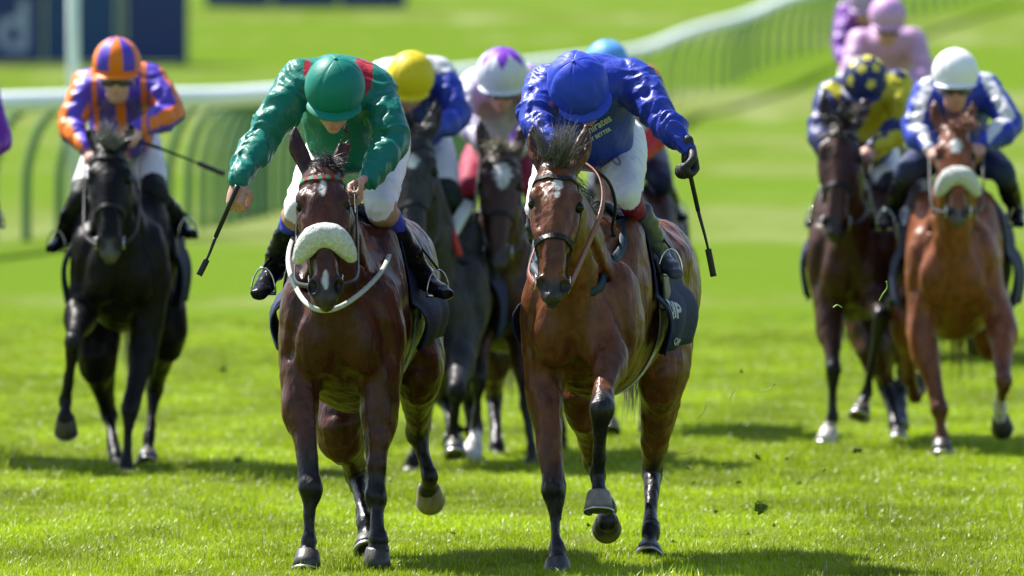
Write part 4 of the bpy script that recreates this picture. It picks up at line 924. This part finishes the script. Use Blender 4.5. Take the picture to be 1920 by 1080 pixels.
H7, R7 = pack(7, 60.4, (1598, 490), (1580, 240), (1566, 445), f7, h7, (.055, .021, .011), 'brown racehorse with one white hoof beside the chestnut',
    dict(helmet=(1622, 148), shoulder=((1562, 178), (1682, 160)), elbow=((1536, 245), (1694, 235)), wrist=((1556, 295), (1636, 278)), hip=((1592, 292), (1650, 292)), knee=((1555, 370), (1672, 350)), ankle=((1535, 400), (1668, 405)), toe=((1522, 420), (1645, 430)),
    silk=silk_ny, cap=cap_ny, cap_up=(.05, -.5, 1), look=(-.25, 0, -.2), bands=[(.9, (.02, .02, .03))]), 'jockey in navy and yellow starred silks on the brown horse', rump=(1622, 445), socks={0: 2.2}, hoofs={0: (.55, .50, .44)}, forelock=(.16, (-.1, -.5, .2), .25, .3), hands=None)

# chestnut with sheepskin noseband
def silk_bw(V, x):
    c = np.tile(ROYAL * 1.05, (len(V), 1)); q = np.abs((V - x['chest']) @ x['sd'])
    for a, sg in zip(x['arms'], (-1, 1)):
        D, t = leg_param(V, a); i = np.clip(t, 0, 1.999).astype(int); cen = a[i] + (a[i + 1] - a[i]) * (t - i)[:, None]; on = (D < .13) & (q > .13) & (((V - cen)[:, 0] * sg < .03) & ((V - cen)[:, 0] * sg > -.03) & ((V - cen)[:, 1] < .0)); c[on] = WHITE
    return c
f8 = [[(1728, 620, .15), (1762, 765, .0), (1765, 815, .0), (1766, 838, -.03)], [(1876, 600, .15), (1882, 712, -.18), (1874, 765, .10), (1878, 800, .22)]]
h8 = [[(1706, 600, 1.2), (1704, 705, 1.5), (1716, 742, 1.65), (1722, 728, 1.8)], [(1858, 620, 1.3), (1850, 650, 1.6), (1840, 640, 1.8), (1838, 640, 1.9)]]
H8, R8 = pack(8, 59.0, (1785, 500), (1790, 246), (1798, 420), f8, h8, CHEST, 'chestnut racehorse with white sheepskin noseband on the right',
    dict(helmet=(1791, 136), shoulder=((1738, 175), (1850, 166)), elbow=((1715, 248), (1893, 236)), wrist=((1742, 278), (1842, 272)), hip=((1762, 285), (1822, 285)), knee=((1702, 318), (1882, 322)), ankle=((1672, 400), (1905, 395)), toe=((1655, 425), (1912, 420)),
    silk=silk_bw, cap=cap_solid((.80, .80, .82)), cap_up=(0, -.08, 1), goggles=True, breech=(.03, .04, .09), bands=[(1.1, (.012, .015, .03))]), 'jockey in royal blue silks with white sleeve stripes and white cap', rump=(1800, 470), scale=1.14,
    fleece=True, points=(.06, .022, .012), dark=.7, hair=(.20, .07, .03), blaze=[(.16, .34, .030, 0)], socks={1: 1.55}, hoof_axis={1: (.1, .8, -.5), 2: (0, .9, .2)}, nose=(.10, .08, .07), browband=False, hands=None)

# lilac riders further back
f9, h9 = legs_like(1668, 400, 720, 286)
H9, R9 = pack(9, 74.0, (1672, 400), (1662, 200), (1662, 350), f9, h9, BROWN, 'dark brown racehorse hidden behind the navy and yellow jockey',
    dict(helmet=(1664, 28), shoulder=((1612, 78), (1712, 74)), elbow=((1596, 135), (1735, 135)), wrist=((1640, 170), (1690, 170)), hip=((1640, 170), (1695, 170)), knee=((1620, 230), (1720, 230)), ankle=((1610, 280), (1725, 280)), toe=((1600, 300), (1735, 300)),
    silk=solid((.52, .30, .50)), cap=cap_solid((.55, .30, .56)), cap_up=(0, -.25, 1), goggles=True), 'jockey in pale lilac silks and lilac cap at the back on the right', rump=(1680, 370), hands=None, cloth_mat=M_NAVY)
f10, h10 = legs_like(1618, 380, 700, 271, -1)
H10, R10 = pack(10, 78.0, (1624, 375), (1630, 190), (1630, 330), f10, h10, BAY, 'bay racehorse furthest back, hidden behind the lilac jockey',
    dict(helmet=(1622, -2), shoulder=((1590, 26), (1672, 30)), elbow=((1578, 90), (1680, 110)), wrist=((1600, 140), (1655, 145)), hip=((1600, 140), (1650, 140)), knee=((1590, 200), (1670, 200)), ankle=((1585, 245), (1675, 245)), toe=((1580, 265), (1680, 265)),
    silk=solid((.20, .05, .36)), cap=cap_solid((.45, .30, .55)), cap_up=(0, -.25, 1)), 'jockey in deep purple silks half hidden behind the lilac jockey', rump=(1630, 350), hands=None)
# just coming into frame at the far left
f11, h11 = legs_like(-122, 500, 890, 372, 1, 1)
H11, R11 = pack(11, 57.0, (-122, 500), (-125, 250), (-125, 480), f11, h11, BAY, 'bay racehorse mostly outside the left edge of the picture',
    dict(helmet=(-85, 120), shoulder=((-140, 165), (-35, 165)), elbow=((-165, 235), (-6, 262)), wrist=((-120, 290), (-55, 290)), hip=((-110, 275), (-50, 275)), knee=((-150, 370), (-28, 360)), ankle=((-175, 420), (-15, 400)), toe=((-190, 440), (-8, 420)),
    silk=solid((.13, .02, .30)), cap=cap_solid((.13, .02, .30)), bands=[(.9, (.015, .02, .06))]), 'jockey in purple silks with only an elbow showing at the left edge', rump=(-125, 455), hands=None)

# ------------------------------------------------------------------ running rail
M_PVC = mat('white_plastic', (.74, .78, .76), .4, .5, vary=.06); M_POST = mat('weathered_green_white_plastic', (.085, .18, .065), .5, .4, vary=.1)
ctl = [(-420, 232), (-200, 223), (0, 215), (250, 207), (500, 197), (800, 160), (1000, 136), (1192, 115), (1298, 111), (1400, 108), (1468, 105), (1560, 102), (1700, 97), (1950, 90)]
pts = []
for x, s in ctl:
    d = FPX / s; p = P(x, 500, d); pts.append((p[0], d, float(gz(p[0], d))))
path = catmull(pts, 14); seg = np.linalg.norm(np.diff(path, axis=0), axis=1); cum = np.concatenate([[0], np.cumsum(seg)])
rail = empty('running_rail', path[0], 'long white plastic running rail on curved posts bending away up the course', 'rail')
RH_ = 1.25; V = []; F = []; sec = [(.11 * math.cos(a), .095 * math.sin(a)) for a in np.linspace(0, 2 * math.pi, 12, endpoint=False)]
for i, p in enumerate(path):
    t = nrm(path[min(i + 1, len(path) - 1)] - path[max(i - 1, 0)]); l = nrm(np.cross(t, (0, 0, 1)))
    for a, b in sec: V.append(p + A(0, 0, RH_) + l * a + A(0, 0, 1) * b)
F = [[i * 12 + k, i * 12 + (k + 1) % 12, (i + 1) * 12 + (k + 1) % 12, (i + 1) * 12 + k] for i in range(len(path) - 1) for k in range(12)]
link_mesh('top_rail', V, np.array(F), M_PVC, rail)
pv, pf = tube(catmull([(0, 0, RH_ - .03), (-.13, 0, RH_ - .06), (-.30, 0, RH_ - .22), (-.41, 0, RH_ - .55), (-.43, 0, .4), (-.43, 0, -.05)], 4), .042, 8)
pm = None; dd = 0
while dd < cum[-1]:
    p = A(*[np.interp(dd, cum, path[:, k]) for k in range(3)])
    if pm is None:
        o = link_mesh('post', pv + np.array(rail.location), pf, M_POST, rail); pm = o.data
    else: o = bpy.data.objects.new('post', pm); C.objects.link(o); o.parent = rail
    o.location = Vector(p) - rail.location; dd += .95 if p[1] < 112 else 1.3
# ------------------------------------------------------------------ boards and marker pole
import bmesh
def text_mesh(txt, size, mtl, name, parent, fn, bold=0, extrude=0, squash=1):
    cu = bpy.data.curves.new('t', 'FONT'); cu.body = txt; cu.size = size; cu.offset = bold; cu.align_x = 'LEFT'; cu.extrude = extrude; cu.resolution_u = 4
    o = bpy.data.objects.new('t', cu); C.objects.link(o); dg = bpy.context.evaluated_depsgraph_get(); me = bpy.data.meshes.new_from_object(o.evaluated_get(dg)); bpy.data.objects.remove(o)
    bm = bmesh.new(); bm.from_mesh(me); bmesh.ops.subdivide_edges(bm, edges=[e for e in bm.edges if e.calc_length() > size * .12], cuts=2); bmesh.ops.triangulate(bm, faces=bm.faces)
    V = np.array([v.co for v in bm.verts]); F = [[v.index for v in f.verts] for f in bm.faces]; bm.free()
    return link_mesh(name, np.array([fn(v[0] * squash, v[1], v[2]) for v in V]), F, mtl, parent, smooth_=False)
M_BNAVY = mat('navy_print', (.020, .036, .14), .5, .3); M_BNAVY2 = mat('teal_navy_print', (.014, .055, .15), .5, .3); M_BLET = mat('pale_print', (.33, .38, .48), .6, .3); M_BGREY = mat('grey_post', (.07, .12, .17), .5)  # navy_print is lifted and blued, putting distance haze into its colour
d = 204.0; s_ = ppm(d); xb = lambda px: (px - 960) / s_; z0 = float(gz(0, d)); brd = empty('advertising_board', (xb(100), d, z0), 'big navy advertising board with pale lettering beyond the rail at left', 'board')
for a, b, m in ((-330, -80, M_BNAVY), (-78, 82, M_BNAVY), (84, 218, M_BNAVY2), (236, 352, M_BNAVY)):
    v, f = box((xb(a), d - .04, z0 + .02), (xb(b), d + .04, z0 + 2.4)); link_mesh('panel', v, f, m, brd, smooth_=False)
for px in (227, 345, -79): v, f = box((xb(px) - .07, d - .02, z0 - .1), (xb(px) + .07, d + .10, z0 + 2.45)); link_mesh('frame_post', v, f, M_BGREY, brd, smooth_=False)
text_mesh('ld', 1.28, M_BLET, 'lettering', brd, lambda x, y, z: A(xb(-38) + x, d - .045, z0 + .24 + y), bold=.03)
d2 = 225.5; s2 = ppm(d2); x2 = lambda px: (px - 960) / s2; z2 = float(gz(0, d2)); b2 = empty('advertising_board', (x2(560), d2, z2), 'navy board low behind the course at top centre left', 'board')
for a, b in ((385, 508), (511, 634), (637, 762)): v, f = box((x2(a), d2 - .04, z2 + .02), (x2(b), d2 + .04, z2 + 1.6)); link_mesh('panel', v, f, M_BNAVY, b2, smooth_=False)
d3 = 101.; pl = P(138, 300, d3); zg = float(gz(0, d3)); v, f = tube([(pl[0], d3, zg - .1), (pl[0], d3, zg + 3.6)], .058, 12); po = empty('marker_pole', (pl[0], d3, zg), 'tall pale marker pole standing behind the rail at left', 'pole')
link_mesh('shaft', v, f, mat('pale_pole_paint', (.62, .70, .68), .5, .4), po); v, f = tube([(pl[0], d3, zg + 3.55), (pl[0], d3, zg + 3.75)], .12, 12); link_mesh('cap', v, f, M_PVC, po)

# ------------------------------------------------------------------ print on the blue silks, breeches and saddle cloth
def on_surface(bvh, px, py, d0, ang, off=.0025):
    """lay flat print over a curved surface, seen from the front of the wearer"""
    o = P(px, py, d0 - 1); ca, sa = math.cos(ang), math.sin(ang); toC = nrm(A(0, 0, CAMH) - o)
    def fn(x, y, z):
        q = o + A(x * ca - y * sa, 0, x * sa + y * ca); r = bvh.ray_cast(Vector(q), Vector(-toC)); 
        return np.array(r[0]) + toC * off if r[0] is not None else q - toC * 1.4
    return fn
M_CREAM = mat('cream_print', (.50, .56, .40), .6, .3); M_MAR = mat('maroon_print', (.20, .02, .06), .6, .3)
text_mesh('Emirates', .043, M_CREAM, 'chest_lettering', rb['jo'], on_surface(rb['jb'], 1094, 258, 45, math.radians(31)), bold=.0008, squash=.9)
text_mesh('FLY BETTER', .021, M_CREAM, 'chest_lettering', rb['jo'], on_surface(rb['jb'], 1102, 269, 45, math.radians(29)), bold=.0008)
brb = [o for o in rb['root'].children if o.name.startswith('breeches')][0]; brg = [o for o in rg['root'].children if o.name.startswith('breeches')][0]
text_mesh('QATAR', .034, M_MAR, 'thigh_lettering', brb, on_surface(rb['bb'], 1151, 286, 45, math.radians(25)), squash=.75)
fn = on_surface(rb['bb'], 1152, 296, 45, math.radians(-52))
for a, b, k in ((.036, .015, 0), (.024, .009, .006)):
    lp = np.array([fn(a * math.cos(t) + k, b * math.sin(t), 0) for t in np.linspace(0, 2 * math.pi, 26)]); link_mesh('thigh_emblem', *tube(lp, .0012, 5, False), M_MAR, brb)
cv = Hb['cloth_v']; Vc = cv.reshape(-1, 3); m_ = cv.shape[1]; ff = [(j * m_ + k, j * m_ + k + 1, (j + 1) * m_ + k + 1, (j + 1) * m_ + k) for j in range(cv.shape[0] - 1) for k in range(m_ - 1)]
cb = BVHTree.FromPolygons([Vector(v) for v in Vc], ff); clo = [o for o in Hb['root'].children if o.name.startswith('saddle_cloth')][0]

cd_ = Hb['T']
def on_cloth(d, z, ang=-.25):
    ca, sa = math.cos(ang), math.sin(ang)
    def fn(x, y, _):
        q = cd_(d + x * ca - y * sa, 1.2, z + x * sa + y * ca); r = cb.ray_cast(Vector(q), Vector(-Hb['side']))
        return np.array(r[0]) + Hb['side'] * .010 if r[0] is not None else q - Hb['side'] * .9
    return fn
text_mesh('QIP', .09, M_LETTER, 'cloth_lettering', clo, on_cloth(.62, -.03), bold=.003)
text_mesh('QIP', .035, M_LETTER, 'cloth_lettering', clo, on_cloth(.72, -.16), bold=.001)

# ------------------------------------------------------------------ turf thrown up by the hooves
M_CLOD = mat('earth_and_roots', None, .9, .2, .8, 300, vary=.4)
def clod(px, py, dd, r, label, elong=1.4):
    c = P(px, py, dd); S = Sculpt(); 
    for _ in range(8): S.ball(c + rng.normal(0, r * .42, 3) * A(elong, .8, .8), r * rng.uniform(.22, .48), k=r * .45)
    S.post.append(lambda p: r * .35 * fbm(p / r * 1.3, 3)); v, f = S.mesh(max(r * .16, .003)); o = empty('turf_clod', c, label, 'clod of turf', 'clods of turf thrown up by hooves')
    col = np.tile(A(.10, .075, .03), (len(v), 1)); g = vnoise(v / r * 1.2) > 0; col[g] = A(.16, .26, .02); link_mesh('soil', v, f, M_CLOD, o, col)
    n_ = int(60 * min(1, r / .03)) + 6; rts = [c + rng.normal(0, r * .6, 3) * A(elong, 1, 1) for _ in range(n_)]; v, f = strands(rts, [rng.normal(0, 1, 3) * A(1.5, 1, 1) for _ in range(n_)], r * 2.0, r=.0016, seg=3, wob=.4)
    link_mesh('grass_roots', v, f, M_CLOD, o, np.tile(A(.26, .36, .05), (len(v), 1)))
clod(1424, 952, 45.6, .024, 'largest torn clod of turf in the air right of the leading horse', 1.6)
clod(1421, 856, 46.2, .010, 'small dark crumb of turf in the air above the largest clod')
clod(1607, 843, 50, .017, 'dark clod of turf flying below the brown horse on the right')
clod(1342, 959, 45.4, .007, 'tiny crumb of soil flying left of the largest clod'); clod(1402, 1001, 45.2, .006, 'tiny dark crumb of soil below the largest clod')
clod(1475, 860, 46, .005, 'speck of soil right of the small dark crumb'); clod(1450, 720, 46, .005, 'speck of soil high right of the leading horse'); clod(1390, 697, 46, .005, 'speck of soil level with the knee of the leading horse')
clod(445, 857, 54, .022, 'blurred clod of turf on the grass behind the second horse'); clod(418, 690, 60, .022, 'blurred clod of turf in the air between the black and bay horses', .7)
clod(1104, 985, 45.3, .006, 'crumb of soil beside the raised hind hoof'); clod(1302, 1045, 45, .006, 'crumb of soil low right of the leading horse')
for q, (px, py, r_, lb) in enumerate([(1300, 905, .006, 'crumb of soil low beside the hind leg of the leader'), (1290, 878, .005, 'speck of soil right of the hock of the leader'), (1385, 905, .007, 'crumb of soil halfway between hind leg and largest clod'), (1500, 905, .006, 'crumb of soil right of the largest clod'), (1545, 880, .006, 'crumb of soil below the brown horse white hoof'), (1450, 985, .005, 'speck of soil under the largest clod to its right'), (1262, 1015, .007, 'crumb of soil just right of the planted hind hoof'), (850, 1000, .006, 'crumb of soil between the two leading horses'), (1357, 870, .005, 'speck of soil left of the small dark crumb')]):
    clod(px, py, 45.6 + .1 * q, r_, lb)
M_STRAW = mat('dry_straw', (.55, .52, .28), .6, .3)
def straw(pts, label, r=.0016):
    o = link_mesh('straw_stem', *tube(catmull(pts, 6), r, 5), M_STRAW); tag(o, label, 'straw', 'bits of dry grass in the air')
Jf = lambda x, y: P(x, y, 45.8)
straw([Jf(1305, 787), Jf(1318, 775), Jf(1324, 762), Jf(1320, 760)], 'curled pale straw flying right of the leading bay thigh'); straw([Jf(1368, 755), Jf(1371, 742), Jf(1379, 731)], 'short forked straw above the curled one'); straw([Jf(1426, 732), Jf(1440, 730), Jf(1450, 719)], 'thin straw furthest right above the shadows'); straw([Jf(1262, 849), Jf(1282, 851), Jf(1300, 846)], 'long thin straw close to the hind leg of the leader')
M_GB = mat('torn_grass', (.22, .38, .03), .5)
for q, lb in (([(1648, 565), (1655, 552), (1663, 540), (1662, 527)], 'torn green grass blade in front of the brown horse'), ([(1562, 577), (1570, 572), (1579, 577)], 'curled green grass blade left of the brown horse chest')):
    o = link_mesh('grass_blade', *tube(catmull([P(x, y, 46) for x, y in q], 6), .003, 5), M_GB); tag(o, lb, 'grass blade', 'torn grass blades in the air')
